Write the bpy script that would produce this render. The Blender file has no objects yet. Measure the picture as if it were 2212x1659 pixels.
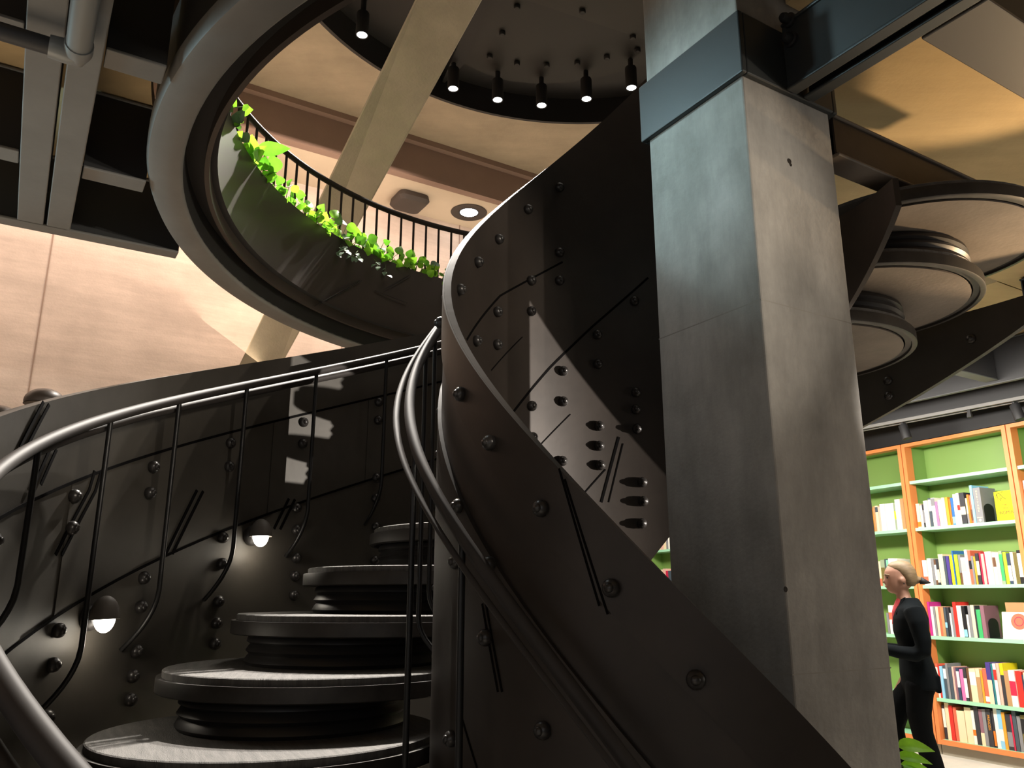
import bpy, bmesh, math, random
from mathutils import Vector, Matrix, Quaternion
random.seed(7)
scn = bpy.context.scene
COL = scn.collection
PI = math.pi
ZC = 1.4                       # camera height over the shop floor; heights below are given relative to it
# ------------------------------------------------------------------ camera
F_PX = 1745.0
PITCH = math.atan(460.5 / F_PX)
cam_d = bpy.data.cameras.new('camera'); cam_d.sensor_width = 36.0; cam_d.sensor_fit = 'HORIZONTAL'
cam_d.lens = F_PX / 2212 * 36.0; cam_d.clip_start = 0.05; cam_d.clip_end = 100
cam = bpy.data.objects.new('camera', cam_d); COL.objects.link(cam)
cam.location = (0, 0, ZC); cam.rotation_euler = (PI / 2 + PITCH, 0, 0)
scn.camera = cam
# ------------------------------------------------------------------ world, exposure
w = bpy.data.worlds.new('world'); scn.world = w; w.use_nodes = True
w.node_tree.nodes['Background'].inputs[0].default_value = (0.60, 0.60, 0.58, 1)
w.node_tree.nodes['Background'].inputs[1].default_value = 0.085
scn.view_settings.view_transform = 'Standard'; scn.view_settings.look = 'None'
scn.view_settings.gamma = 1.0; scn.view_settings.use_curve_mapping = False
scn.view_settings.exposure = 0.0
scn.cycles.max_bounces = 6; scn.cycles.diffuse_bounces = 4; scn.cycles.glossy_bounces = 3
scn.cycles.transmission_bounces = 2; scn.cycles.sample_clamp_indirect = 4.0
scn.cycles.caustics_reflective = False; scn.cycles.caustics_refractive = False
scn.cycles.use_denoising = True

def lamp(name, kind, loc, energy, color, aim=None, size=None, spot=None, blend=.4, sizey=None, radius=None):
    d = bpy.data.lights.new(name, kind); d.energy = energy; d.color = color
    if kind == 'AREA':
        d.size = size or 1
        if sizey: d.shape = 'RECTANGLE'; d.size_y = sizey
    if kind == 'SPOT': d.spot_size = math.radians(spot or 60); d.spot_blend = blend
    if radius is not None and kind in ('SPOT', 'POINT'): d.shadow_soft_size = radius
    o = bpy.data.objects.new(name, d); COL.objects.link(o)
    o.location = (loc[0], loc[1], loc[2] + ZC)
    if aim is not None:
        v = Vector(aim) - Vector(loc); o.rotation_euler = v.to_track_quat('-Z', 'Y').to_euler()
    return o
WARM = (1.0, .80, .58); PINK = (1.0, .76, .60); WHITE = (1.0, .93, .84); COOL = (.62, .92, 1.0)
U = Vector((-.5225, .8526, 0)); VV = Vector((.8526, .5225, 0))
def uv(u, v, z=0.0): return U * u + VV * v + Vector((0, 0, z))
# concrete wall washed from the soffit, upper rooms, cool spill on the column, track lights over the books
lamp('wall_washer', 'AREA', uv(6.6, -1.5, 4.05), 205, PINK, aim=uv(7.7, -1.5, 2.2), size=9, sizey=.4)
lamp('wall_washer_upper', 'AREA', uv(6.7, 3.6, 3.2), 26, PINK, aim=uv(7.7, 3.6, 2.9), size=3, sizey=.5)
lamp('upper_fill', 'AREA', uv(6.2, .6, 2.3), 30, WARM, aim=uv(5.2, 2.0, 4.6), size=5, sizey=.8)  # added fill standing in for light bounced onto the upper ceiling
lamp('upper_right_fill', 'AREA', uv(6.3, 5.0, 2.4), 20, WARM, aim=uv(5.6, 4.0, 4.6), size=3, sizey=.8)  # second added fill for the upper hall, no fixture there
lamp('cool_spill', 'SPOT', (-1.0, 2.55, 2.1), 210, COOL, aim=(.50, 2.40, 1.62), spot=44, blend=1.0, radius=.15)
lamp('cool_left', 'SPOT', (-4.6, 2.2, 1.15), 420, COOL, aim=(-1.8, 2.75, 1.75), spot=42, blend=1, radius=.3)
lamp('bookshop_spot', 'SPOT', (6.2, 1.95, .25), 3600, WHITE, aim=(.50, 3.14, .62), spot=11.5, blend=.15, radius=.03)
lamp('drum_fill', 'AREA', (.7, 3.9, 4.2), 30, (1, .93, .82), aim=(.6, 3.7, 0), size=2.4)  # soft light added below the drum to brighten fascia, treads and plants
lamp('shelf_wash', 'AREA', (2.4, 6.9, 1.48), 84, WHITE, aim=(3.6, 7.7, -1.0), size=1.2, sizey=.3)
lamp('shelf_wash_right', 'AREA', (3.2, 5.6, 1.48), 108, WHITE, aim=(4.4, 6.6, -1.0), size=1.6, sizey=.3)
lamp('shelf_wash_far', 'AREA', (1.2, 9.9, 1.5), 60, WHITE, aim=(1.9, 11.6, -.4), size=1.2, sizey=.3)
lamp('cool_spill_low', 'SPOT', (-1.0, 2.5, 2.15), 60, (.88, .97, 1.0), aim=(.5, 2.4, .35), spot=58, blend=1.0, radius=.15)
lamp('ceiling_uplight', 'SPOT', (2.95, 3.25, .92), 120, (1.0, .70, .40), aim=(1.45, 2.35, 2.0), spot=66, blend=.4, radius=.04)
lamp('left_ceiling_fill', 'AREA', (-2.4, 2.2, -1.0), 30, (1.0, .80, .58), aim=(-1.9, 2.6, 2.0), size=2.0)  # low fill added to brighten the left ceiling, no fixture there
lamp('floor_bounce', 'AREA', (2.6, 3.6, -1.2), 6, (1.0, .82, .66), aim=(2.2, 3.4, 1.4), size=2.2)
for i_, (x_, y_, z_) in enumerate(((2.45, -.95, 1.30), (2.95, -.55, 1.34), (3.5, -.1, 1.30))):
    lamp('hall_spot', 'SPOT', (x_, y_, z_), 190, (1.0, .90, .76), aim=(-1.0, 3.15, .98), spot=25, blend=.5, radius=.02)
lamp('left_fill', 'AREA', (-2.6, -.6, .1), 8, (1.0, .93, .86), aim=(.6, 2.3, .3), size=1.6)
lamp('right_fill', 'AREA', (4.4, 1.9, .2), 24, (1, .92, .82), aim=(1.0, 2.4, .2), size=1.4)
lamp('room_fill', 'AREA', (-.6, -2.4, .9), 12, (.97, .98, 1.0), aim=(.4, 3, .1), size=2.5)

# ------------------------------------------------------------------ pixel rays (image taken as 2212 x 1659)
def ray(px, py):
    x = px - 1106.0; y = 829.5 - py
    return Vector((x, F_PX * math.cos(PITCH) - y * math.sin(PITCH), F_PX * math.sin(PITCH) + y * math.cos(PITCH))) / F_PX
def onz(px, py, z):
    d = ray(px, py); return d * (z / d.z)
def onplane(px, py, p0, n):
    d = ray(px, py); return d * (p0.dot(n) / d.dot(n))
def at_dist(px, py, D):
    d = ray(px, py); return d * (D / math.hypot(d.x, d.y))

# ------------------------------------------------------------------ materials
def mat(name, col, rough=.5, metal=0.0, spec=.5, noise=0.0, nscale=4.0, bump=0.0, bscale=40.0, emit=None, estr=0.0, stretch=None, col2=None, detail=6):
    m = bpy.data.materials.new(name); m.use_nodes = True
    nt = m.node_tree; b = nt.nodes['Principled BSDF']
    b.inputs['Base Color'].default_value = (*col, 1); b.inputs['Roughness'].default_value = rough
    b.inputs['Metallic'].default_value = metal; b.inputs['Specular IOR Level'].default_value = spec
    if noise or bump:
        tc = nt.nodes.new('ShaderNodeTexCoord'); mp = nt.nodes.new('ShaderNodeMapping')
        nt.links.new(tc.outputs['Object'], mp.inputs[0])
        if stretch: mp.inputs['Scale'].default_value = stretch
    if noise:
        n = nt.nodes.new('ShaderNodeTexNoise'); n.inputs['Scale'].default_value = nscale; n.inputs['Detail'].default_value = detail
        n.inputs['Roughness'].default_value = .65
        nt.links.new(mp.outputs[0], n.inputs[0])
        r = nt.nodes.new('ShaderNodeValToRGB')
        c2 = col2 or tuple(c * (1 - noise) for c in col)
        r.color_ramp.elements[0].position = .32; r.color_ramp.elements[1].position = .68
        r.color_ramp.elements[0].color = (*c2, 1); r.color_ramp.elements[1].color = (*[min(1, c * (1 + noise * .5)) for c in col], 1)
        nt.links.new(n.outputs[0], r.inputs[0]); nt.links.new(r.outputs[0], b.inputs['Base Color'])
    if bump:
        n2 = nt.nodes.new('ShaderNodeTexNoise'); n2.inputs['Scale'].default_value = bscale; n2.inputs['Detail'].default_value = 4
        nt.links.new(mp.outputs[0], n2.inputs[0])
        bp = nt.nodes.new('ShaderNodeBump'); bp.inputs['Strength'].default_value = bump; bp.inputs['Distance'].default_value = .01
        nt.links.new(n2.outputs[0], bp.inputs['Height']); nt.links.new(bp.outputs[0], b.inputs['Normal'])
    if emit:
        b.inputs['Emission Color'].default_value = (*emit, 1); b.inputs['Emission Strength'].default_value = estr
    return m
def concrete(name, col, dark=.25, boards=0.0, axis=None, pits=.2):
    """cast concrete: soft clouding, fine pits and, where boards > 0, board marks along one axis"""
    m = mat(name, col, rough=.82, spec=.25, noise=dark, nscale=1.7, bump=pits, bscale=55)
    if boards:
        nt = m.node_tree; b = nt.nodes['Principled BSDF']
        src = b.inputs['Base Color'].links[0].from_socket
        tc = nt.nodes.new('ShaderNodeTexCoord'); mp = nt.nodes.new('ShaderNodeMapping')
        mp.inputs['Scale'].default_value = axis
        nt.links.new(tc.outputs['Object'], mp.inputs[0])
        n = nt.nodes.new('ShaderNodeTexNoise'); n.inputs['Scale'].default_value = 1.0; n.inputs['Detail'].default_value = 8
        n.inputs['Roughness'].default_value = .7
        nt.links.new(mp.outputs[0], n.inputs[0])
        r = nt.nodes.new('ShaderNodeValToRGB'); r.color_ramp.elements[0].position = .36; r.color_ramp.elements[1].position = .6
        k = 1 - boards
        r.color_ramp.elements[0].color = (k, k, k, 1); r.color_ramp.elements[1].color = (1, 1, 1, 1)
        nt.links.new(n.outputs[0], r.inputs[0])
        mx = nt.nodes.new('ShaderNodeMixRGB'); mx.blend_type = 'MULTIPLY'; mx.inputs[0].default_value = 1
        nt.links.new(src, mx.inputs[1]); nt.links.new(r.outputs[0], mx.inputs[2])
        nt.links.new(mx.outputs[0], b.inputs['Base Color'])
    return m
M = {}
M['steel_lit'] = mat('blackened_steel_lit', (.062, .055, .046), rough=.5, metal=.2, spec=.35, noise=.25, nscale=3.0, bump=.05, bscale=18)  # same steel, lightened so the outer string reads as better lit
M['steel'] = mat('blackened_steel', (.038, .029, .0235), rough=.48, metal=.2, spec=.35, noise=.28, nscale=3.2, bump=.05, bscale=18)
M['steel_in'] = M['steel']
M['rail'] = mat('waxed_steel', (.045, .039, .036), rough=.6, metal=0, spec=.14, noise=.15, nscale=6)
M['rod'] = mat('black_rod', (.014, .013, .0125), rough=.42, metal=.4)
M['rod_brown'] = mat('dark_brown_rod', (.022, .015, .012), rough=.7, spec=.2)
M['groove'] = mat('joint_shadow_gap', (.004, .0035, .0035), rough=.9, spec=.04)
M['bolt'] = mat('bolt_steel', (.036, .032, .030), rough=.33, metal=.35)
M['tread'] = mat('worn_black_oak', (.115, .107, .098), rough=.62, noise=.45, nscale=7, bump=.35, bscale=60, stretch=(1, 9, 1))
M['rim'] = mat('rim_steel', (.050, .044, .039), rough=.5, metal=.3, noise=.4, nscale=8)
M['drum'] = mat('drum_steel', (.030, .027, .026), rough=.42, metal=.3)
M['soffit'] = concrete('disc_soffit', (.22, .185, .155), dark=.3, pits=.10)
M['beam'] = mat('beam_paint', (.14, .136, .128), rough=.5, noise=.12, nscale=5, bump=.04, bscale=30)
M['beam_brown'] = mat('brown_beam_paint', (.085, .068, .056), rough=.55)
M['beam_dark'] = mat('bookshop_beam_paint', (.035, .036, .036), rough=.55)
M['beam_black'] = mat('black_beam_paint_and_shade', (.010, .010, .011), rough=.6)  # black paint; on beam webs it carries the shade of the side faces
M['beam_teal'] = mat('dark_slate_paint', (.023, .026, .0265), rough=.48, noise=.12, nscale=5)
M['pipe'] = mat('grey_pipe', (.19, .20, .20), rough=.42, metal=.2)
M['pipe_dark'] = mat('black_pipe', (.020, .020, .022), rough=.6)
M['fascia'] = mat('fascia_steel', (.050, .038, .031), rough=.44, metal=.25, noise=.15, nscale=2.5)
M['pillar'] = concrete('pillar_concrete', (.42, .395, .36), dark=.34, boards=.26, axis=(5, 5, 1.3))
M['pink'] = concrete('wall_concrete', (.64, .545, .485), dark=.16, boards=.16, axis=(.9, .9, 9))
M['tan'] = concrete('ceiling_concrete', (.46, .39, .29), dark=.16, boards=.08, axis=(1, 5, 1))
M['tan_low'] = concrete('low_ceiling_board', (.50, .37, .20), dark=.10, boards=.10, axis=(1.2, 7, 1), pits=.1)
M['joint_wall'] = mat('formwork_joint', (.30, .22, .18), rough=.9)
M['brown'] = concrete('bulkhead_plaster', (.30, .21, .17), dark=.1, pits=.08)
M['pale'] = concrete('soffit_plaster', (.60, .52, .41), dark=.06, pits=.05)
M['raker'] = concrete('raker_concrete', (.50, .43, .33), dark=.22, pits=.3)
M['floor'] = concrete('floor_terrazzo', (.62, .60, .53), dark=.18, pits=.06)
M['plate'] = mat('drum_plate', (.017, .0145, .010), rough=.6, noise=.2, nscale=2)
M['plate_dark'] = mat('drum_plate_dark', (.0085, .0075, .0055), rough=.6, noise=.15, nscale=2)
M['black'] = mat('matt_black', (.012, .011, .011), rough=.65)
M['lens'] = mat('lit_lens', (1, 1, 1), emit=(.93, .97, 1.0), estr=14)
M['lens_dim'] = mat('lens_core', (.5, .5, .5), emit=(.9, .95, 1.0), estr=1.0)
M['bulb'] = mat('lit_globe', (1, 1, 1), emit=(1, .95, .84), estr=9)
M['hood'] = mat('lamp_hood', (.14, .125, .11), rough=.55)
M['speaker'] = mat('speaker_case', (.040, .031, .026), rough=.6)
M['green'] = mat('green_lacquer', (.20, .335, .085), rough=.42)
M['mint'] = mat('mint_edge', (.36, .70, .46), rough=.45)
M['orange'] = mat('orange_lacquer', (.74, .235, .07), rough=.45)
M['plinth'] = concrete('plinth_board', (.36, .33, .26), dark=.12, pits=.05)
M['cream'] = mat('cream_wall', (.74, .68, .58), rough=.8)
M['skin'] = mat('skin', (.34, .18, .125), rough=.55)
M['hair'] = mat('blond_hair', (.17, .115, .06), rough=.6, noise=.4, nscale=14, stretch=(1, 1, 5))
M['suit'] = mat('dark_suit', (.0035, .0055, .0072), rough=.95, spec=.12, noise=.2, nscale=12)
M['trousers'] = mat('black_trousers', (.003, .0036, .0044), rough=.95, spec=.1)
M['shirt'] = mat('coral_shirt', (.62, .07, .09), rough=.7)
M['shoe'] = mat('black_shoe', (.008, .008, .008), rough=.35)
M['hairtie'] = mat('hair_tie', (.008, .010, .011), rough=.7)
M['eye'] = mat('eye_dark', (.03, .02, .015), rough=.3)
M['lip'] = mat('lip', (.35, .12, .10), rough=.5)
M['leaf'] = mat('leaf_green', (.12, .36, .022), rough=.42, noise=.35, nscale=9)
M['leaf_lime'] = mat('leaf_lime', (.25, .56, .032), rough=.42, noise=.3, nscale=9)
M['leaf_grey'] = mat('leaf_grey_green', (.16, .24, .16), rough=.5, noise=.4, nscale=14)
M['stem'] = mat('plant_stem', (.12, .17, .05), rough=.6)
M['soil'] = mat('potting_soil', (.03, .022, .016), rough=.95, noise=.4, nscale=30)
M['pot'] = mat('dark_planter', (.03, .03, .03), rough=.6)
M['ink'] = mat('dark_ink', (.03, .03, .03), rough=.7)
M['paper'] = mat('page_edges', (.80, .75, .64), rough=.9)
for k in ('leaf', 'leaf_lime'):
    b = M[k].node_tree.nodes['Principled BSDF']
    nt = M[k].node_tree; tr_ = nt.nodes.new('ShaderNodeBsdfTranslucent'); mx_ = nt.nodes.new('ShaderNodeMixShader'); mx_.inputs[0].default_value = .42
    nt.links.new(b.inputs['Base Color'].links[0].from_socket, tr_.inputs[0]); o_ = nt.nodes['Material Output']
    nt.links.new(b.outputs[0], mx_.inputs[1]); nt.links.new(tr_.outputs[0], mx_.inputs[2]); nt.links.new(mx_.outputs[0], o_.inputs[0])

# ------------------------------------------------------------------ mesh builder (vertices in world XY, heights relative to the camera)
class MB:
    def __init__(s): s.v = []; s.f = []; s.m = []; s.cur = 0
    def add(s, pts, faces):
        o = len(s.v); s.v += [Vector(p) for p in pts]
        for f in faces: s.f.append([o + i for i in f]); s.m.append(s.cur)
        return s
    def box(s, c, ax, ay, az, hx, hy, hz):
        c = Vector(c); ax = Vector(ax).normalized() * hx; ay = Vector(ay).normalized() * hy; az = Vector(az).normalized() * hz
        p = [c + ax * i + ay * j + az * k for k in (-1, 1) for j in (-1, 1) for i in (-1, 1)]
        return s.add(p, [(0, 2, 3, 1), (4, 5, 7, 6), (0, 1, 5, 4), (2, 6, 7, 3), (0, 4, 6, 2), (1, 3, 7, 5)])
    def abox(s, a, b):
        c = [(a[i] + b[i]) / 2 for i in range(3)]; h = [abs(a[i] - b[i]) / 2 for i in range(3)]
        return s.box(c, (1, 0, 0), (0, 1, 0), (0, 0, 1), *h)
    def ubox(s, u0, u1, v0, v1, z0, z1):
        return s.box(uv((u0 + u1) / 2, (v0 + v1) / 2, (z0 + z1) / 2), U, VV, (0, 0, 1), abs(u1 - u0) / 2, abs(v1 - v0) / 2, abs(z1 - z0) / 2)
    def prism(s, poly, d):
        """poly: list of points, extruded by vector d"""
        n = len(poly); d = Vector(d); p = [Vector(q) for q in poly]
        return s.add(p + [q + d for q in p], [list(range(n))[::-1], list(range(n, 2 * n))] + [(i, (i + 1) % n, n + (i + 1) % n, n + i) for i in range(n)])
    def grid(s, rows, closed=False, cap=False):
        """rows of equal point count, skinned; closed joins each row's ends"""
        n = len(rows[0]); o = len(s.v)
        for r in rows: s.v += [Vector(p) for p in r]
        for i in range(len(rows) - 1):
            for j in range(n if closed else n - 1):
                k = (j + 1) % n
                s.f.append([o + i * n + j, o + i * n + k, o + (i + 1) * n + k, o + (i + 1) * n + j]); s.m.append(s.cur)
        if cap:
            s.f.append([o + j for j in range(n)][::-1]); s.m.append(s.cur)
            e = o + (len(rows) - 1) * n; s.f.append([e + j for j in range(n)]); s.m.append(s.cur)
        return s
    def tube(s, path, r, n=10, ry=None, cap=True, up=Vector((0, 0, 1))):
        path = [Vector(p) for p in path]; rows = []; pa = None
        for i, p in enumerate(path):
            t = (path[min(i + 1, len(path) - 1)] - path[max(i - 1, 0)]).normalized()
            if pa is not None and ry is None: a = pa - t * pa.dot(t)
            else: a = t.cross(up)
            if a.length < 1e-3: a = t.cross(Vector((1, .2, 0)))
            a.normalize(); pa = a; b = a.cross(t).normalized()
            rr = r[i] if isinstance(r, (list, tuple)) else r; r2 = ry if ry is not None else rr
            rows.append([p + a * rr * math.cos(2 * PI * k / n) + b * r2 * math.sin(2 * PI * k / n) for k in range(n)])
        return s.grid(rows, closed=True, cap=cap)
    def lathe(s, c, prof, n=48, a0=0.0, a1=2 * PI, axis=None):
        """prof: (radius, height) pairs turned about the vertical through c (or about axis)"""
        c = Vector(c); full = abs(a1 - a0 - 2 * PI) < 1e-6
        q = Vector((0, 0, 1)).rotation_difference(Vector(axis).normalized()) if axis is not None else None
        rows = []
        for r, h in prof:
            row = []
            for k in range(n if full else n + 1):
                a = a0 + (a1 - a0) * k / n
                p = Vector((r * math.cos(a), r * math.sin(a), h))
                row.append(c + (q @ p if q else p))
            rows.append(row)
        return s.grid(rows, closed=full)
    def build(s, name, m, parent=None, smooth=False, origin=None, auto=None):
        vs = s.v
        lo = Vector([min(v[i] for v in vs) for i in range(3)]); hi = Vector([max(v[i] for v in vs) for i in range(3)])
        if origin is None:
            origin = (lo + hi) / 2
            if parent is None: origin.z = lo.z
        origin = Vector(origin)
        me = bpy.data.meshes.new(name)
        me.from_pydata([tuple(v - origin) for v in vs], [], s.f)
        ms = m if isinstance(m, (list, tuple)) else [m]
        for k in ms: me.materials.append(M[k] if isinstance(k, str) else k)
        for i, p in enumerate(me.polygons):
            p.material_index = s.m[i]; p.use_smooth = smooth
        me.update()
        bm = bmesh.new(); bm.from_mesh(me); bmesh.ops.recalc_face_normals(bm, faces=bm.faces); bm.to_mesh(me); bm.free()
        if smooth and auto: me.set_sharp_from_angle(angle=math.radians(auto))
        o = bpy.data.objects.new(name, me); COL.objects.link(o)
        place(o, origin, parent)
        return o
ORG = {}
def place(o, origin, parent):
    ORG[o.name] = Vector(origin)
    if parent is not None:
        o.parent = parent; o.location = Vector(origin) - ORG[parent.name]
    else:
        o.location = Vector(origin) + Vector((0, 0, ZC))
def tag(o, label=None, cat=None, group=None, kind=None):
    if label: o['label'] = label
    if cat: o['category'] = cat
    if group: o['group'] = group
    if kind: o['kind'] = kind
    return o
def thing(name, loc, label, cat, group=None, kind=None):
    o = bpy.data.objects.new(name, None); COL.objects.link(o); o.empty_display_size = .1
    place(o, loc, None); return tag(o, label, cat, group, kind)
def struct(o): o['kind'] = 'structure'; return o
def stamp(proto, loc, direction, parent, roll=0.0, name=None):
    """a copy of a proto mesh whose local Z points along direction"""
    c = proto.copy(); COL.objects.link(c)
    if name: c.name = name
    ORG[c.name] = Vector(loc); c.parent = parent
    c.location = Vector(loc) - (ORG[parent.name] if parent else Vector((0, 0, -ZC)))
    c.rotation_euler = (Vector(direction).to_track_quat('Z', 'Y') @ Quaternion((0, 0, 1), roll)).to_euler()
    return c
def text(body, size, loc, right, up, m, parent, name='lettering', depth=.0006, align='CENTER'):
    cu = bpy.data.curves.new(name, 'FONT'); cu.body = body; cu.size = size; cu.extrude = depth; cu.align_x = align; cu.align_y = 'CENTER'
    cu.materials.append(M[m] if isinstance(m, str) else m)
    tmp = bpy.data.objects.new(name, cu); COL.objects.link(tmp)
    me = bpy.data.meshes.new_from_object(tmp.evaluated_get(bpy.context.evaluated_depsgraph_get())); bpy.data.objects.remove(tmp)
    o = bpy.data.objects.new(name, me); COL.objects.link(o)
    right = Vector(right).normalized(); up = Vector(up).normalized(); nrm = right.cross(up)
    ORG[o.name] = Vector(loc); o.parent = parent; o.location = Vector(loc) - ORG[parent.name]
    o.rotation_euler = Matrix((right, up, nrm)).transposed().to_euler()
    return o

# ================================================================== setting
O_FL = Vector((.86, 3.83, 0)); R_FLO = 2.4875
def vmax(u):
    ou, ov = O_FL.dot(U), O_FL.dot(VV); d = u - ou
    if abs(d)   >= R_FLO + .03: return 2.06
    return min(2.06, ov - math.sqrt((R_FLO + .03) ** 2 - d * d))
b = MB(); b.abox((-9, -4, -1.5), (18, 20, -1.4)); struct(b.build('floor', 'floor'))
b = MB(); b.ubox(7.70, 7.95, -9, 5.2, -1.4, 4.6)
wall = struct(b.build('wall_back', ['pink', 'groove']))
# formwork joints of the wall: its own shallow grooves
g = MB()
for vv_ in (-5.2, -2.6, -.026, 2.66, 4.0): g.ubox(7.694, 7.699, vv_ - .005, vv_ + .005, -1.4, 4.2)
g.build('formwork_joint', 'joint_wall', wall)
b = MB(); b.ubox(7.03, 7.70, -9, 5.2, 4.20, 4.28); struct(b.build('ceiling_soffit', 'pale'))
b = MB(); b.ubox(6.93, 7.03, -9, 5.2, 4.20, 4.62); struct(b.build('wall_bulkhead', 'brown'))
b = MB(); b.ubox(-5, 7.03, -9, 9, 4.62, 4.75); ceil_up = struct(b.build('ceiling_upper', 'tan'))
g = MB()
g.ubox(5.1, 5.112, -9, 9, 4.614, 4.619); g.ubox(6.86, 6.93, -9, 5.2, 4.56, 4.62); g.build('panel_joint', ['brown'], ceil_up)
# lower ceiling, left part with the round opening cut out of it, right part behind the column
b = MB(); us = [(-4 + .06 * i) for i in range(136)]; us[-1] = 4.08
rows = []
for u_ in us: rows.append([uv(u_, -8, 2.0), uv(u_, vmax(u_), 2.0)])
b.grid(rows); rows = [[p + Vector((0, 0, .06)) for p in r] for r in rows]; b.grid(rows)
for k in range(2): b.grid([[uv(u_, -8 if k == 0 else vmax(u_), z) for z in (2.0, 2.06)] for u_ in us])
struct(b.build('ceiling_left', 'tan_low'))
b = MB(); b.prism([uv(-4, 2.06, 2.0), uv(1.535, 2.06, 2.0), uv(1.535, 2.42, 2.0), uv(2.55, 2.42, 2.0), uv(2.55, 9, 2.0), uv(-4, 9, 2.0)], (0, 0, .06)); struct(b.build('ceiling_right', 'tan_low'))
b = MB(); b.ubox(-2, 9, 9, 17, 2.0, 2.06); b.ubox(2.56, 9, 5.3, 9, 2.0, 2.06); struct(b.build('ceiling_bookshop', 'tan_low'))
BA = math.radians(-26.0); BB = Vector((math.sin(BA), math.cos(BA), 0)); BN = Vector((BB.y, -BB.x, 0)); BP = Vector((3.923, 8.033, 0))
def bk(s, d, z): return BP + BB * s + BN * d + Vector((0, 0, z))
def bbox_(mb, s0, s1, d0, d1, z0, z1):
    return mb.box(bk((s0 + s1) / 2, (d0 + d1) / 2, (z0 + z1) / 2), BB, BN, (0, 0, 1), abs(s1 - s0) / 2, abs(d1 - d0) / 2, abs(z1 - z0) / 2)
b = MB(); bbox_(b, -6, 6, .42, .55, -1.4, 1.47); struct(b.build('wall_right', 'cream'))
b = MB(); bbox_(b, -9, 5, 5.0, 5.2, -1.4, 2.0); struct(b.build('wall_far', 'cream'))

# ================================================================== concrete column with its steel collar
d0 = 2.4; az = math.radians(18.15); Cc = Vector((math.sin(az) * d0, math.cos(az) * d0, 0))
w1, w2 = .188 * d0 * 1.01, .178 * d0
def pil(a, c, z): return Cc + U * a + VV * c + Vector((0, 0, z))
pt = thing('concrete_column', pil(w1 / 2, w2 / 2, -1.4), 'square board-marked concrete column with black steel collar beside the spiral stair', 'column', kind='thing')
b = MB(); b.box(pil(w1 / 2, w2 / 2, 1.29), U, VV, (0, 0, 1), w1 / 2, w2 / 2, 2.69)
sh = b.build('shaft', 'pillar', pt)
md = sh.modifiers.new('edge', 'BEVEL'); md.width = .006; md.segments = 2
M['joint'] = mat('joint_grey', (.27, .25, .22), rough=.9)
for z_ in (.865, -.20):
    g = MB(); g.box(pil(w1 / 2, w2 / 2, z_), U, VV, (0, 0, 1), w1 / 2 + .0003, w2 / 2 + .0003, .0018); g.build('pour_joint', 'joint', pt)
for px, py, r_ in ((1705, 348, .010), (1708, 356, .006), (1697, 1273, .008)):
    q = onplane(px, py, pil(-.0004, 0, 0), U); g = MB(); g.lathe(q, [(0, 0), (r_, 0), (r_ * .9, .0012), (0, .0012)], n=10, axis=-U); g.build('tie_hole', 'soil', pt)
zc0, zc1 = 1.635, 1.868; e = .022
b = MB(); cc = pil(w1 / 2, w2 / 2, (zc0 + zc1) / 2); hz = (zc1 - zc0) / 2
for (cu_, cv_, hu, hv) in ((w1 / 2, -e / 2, w1 / 2 + e, e / 2), (w1 / 2, w2 + e / 2, w1 / 2 + e, e / 2), (-e / 2, w2 / 2, e / 2, w2 / 2), (w1 + e / 2, w2 / 2, e / 2, w2 / 2)):
    b.box(pil(cu_, cv_, (zc0 + zc1) / 2), U, VV, (0, 0, 1), hu, hv, hz)
co = b.build('collar', 'beam_teal', pt); md = co.modifiers.new('edge', 'BEVEL'); md.width = .005; md.segments = 2

# ================================================================== steel beams
def channel_beam(name, u0, u1, v0, v1, z0, z1, label, m='beam', along='u', gap=None, web='beam_black', lip=.012, kind='thing', group=None):  # default black web: shadow on the side faces put into the colour
    """steel section: flanges top and bottom with a thin web; gap splits it into two channels back to back"""
    t = thing(name, uv((u0 + u1) / 2, (v0 + v1) / 2, z0), label, 'beam', group, kind)
    spans = [(v0, v1)] if along == 'u' else [(u0, u1)]
    if gap:
        a, c = spans[0]; mid = (a + c) / 2; spans = [(a, mid - gap / 2), (mid + gap / 2, c)]
    for a, c in spans:
        for (za, zb) in ((z0, z0 + lip), (z1 - lip, z1)):
            f = MB()
            if along == 'u': f.ubox(u0, u1, a, c, za, zb)
            else: f.ubox(a, c, v0, v1, za, zb)
            fo = f.build('flange', m, t); md = fo.modifiers.new('edge', 'BEVEL'); md.width = .004; md.segments = 2
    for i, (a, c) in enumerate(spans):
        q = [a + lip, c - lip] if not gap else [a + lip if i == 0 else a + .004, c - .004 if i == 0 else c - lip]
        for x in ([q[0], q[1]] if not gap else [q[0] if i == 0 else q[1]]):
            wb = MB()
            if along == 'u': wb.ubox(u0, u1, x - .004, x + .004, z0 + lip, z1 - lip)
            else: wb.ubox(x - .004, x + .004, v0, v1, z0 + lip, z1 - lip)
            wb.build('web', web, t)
    return t
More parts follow.
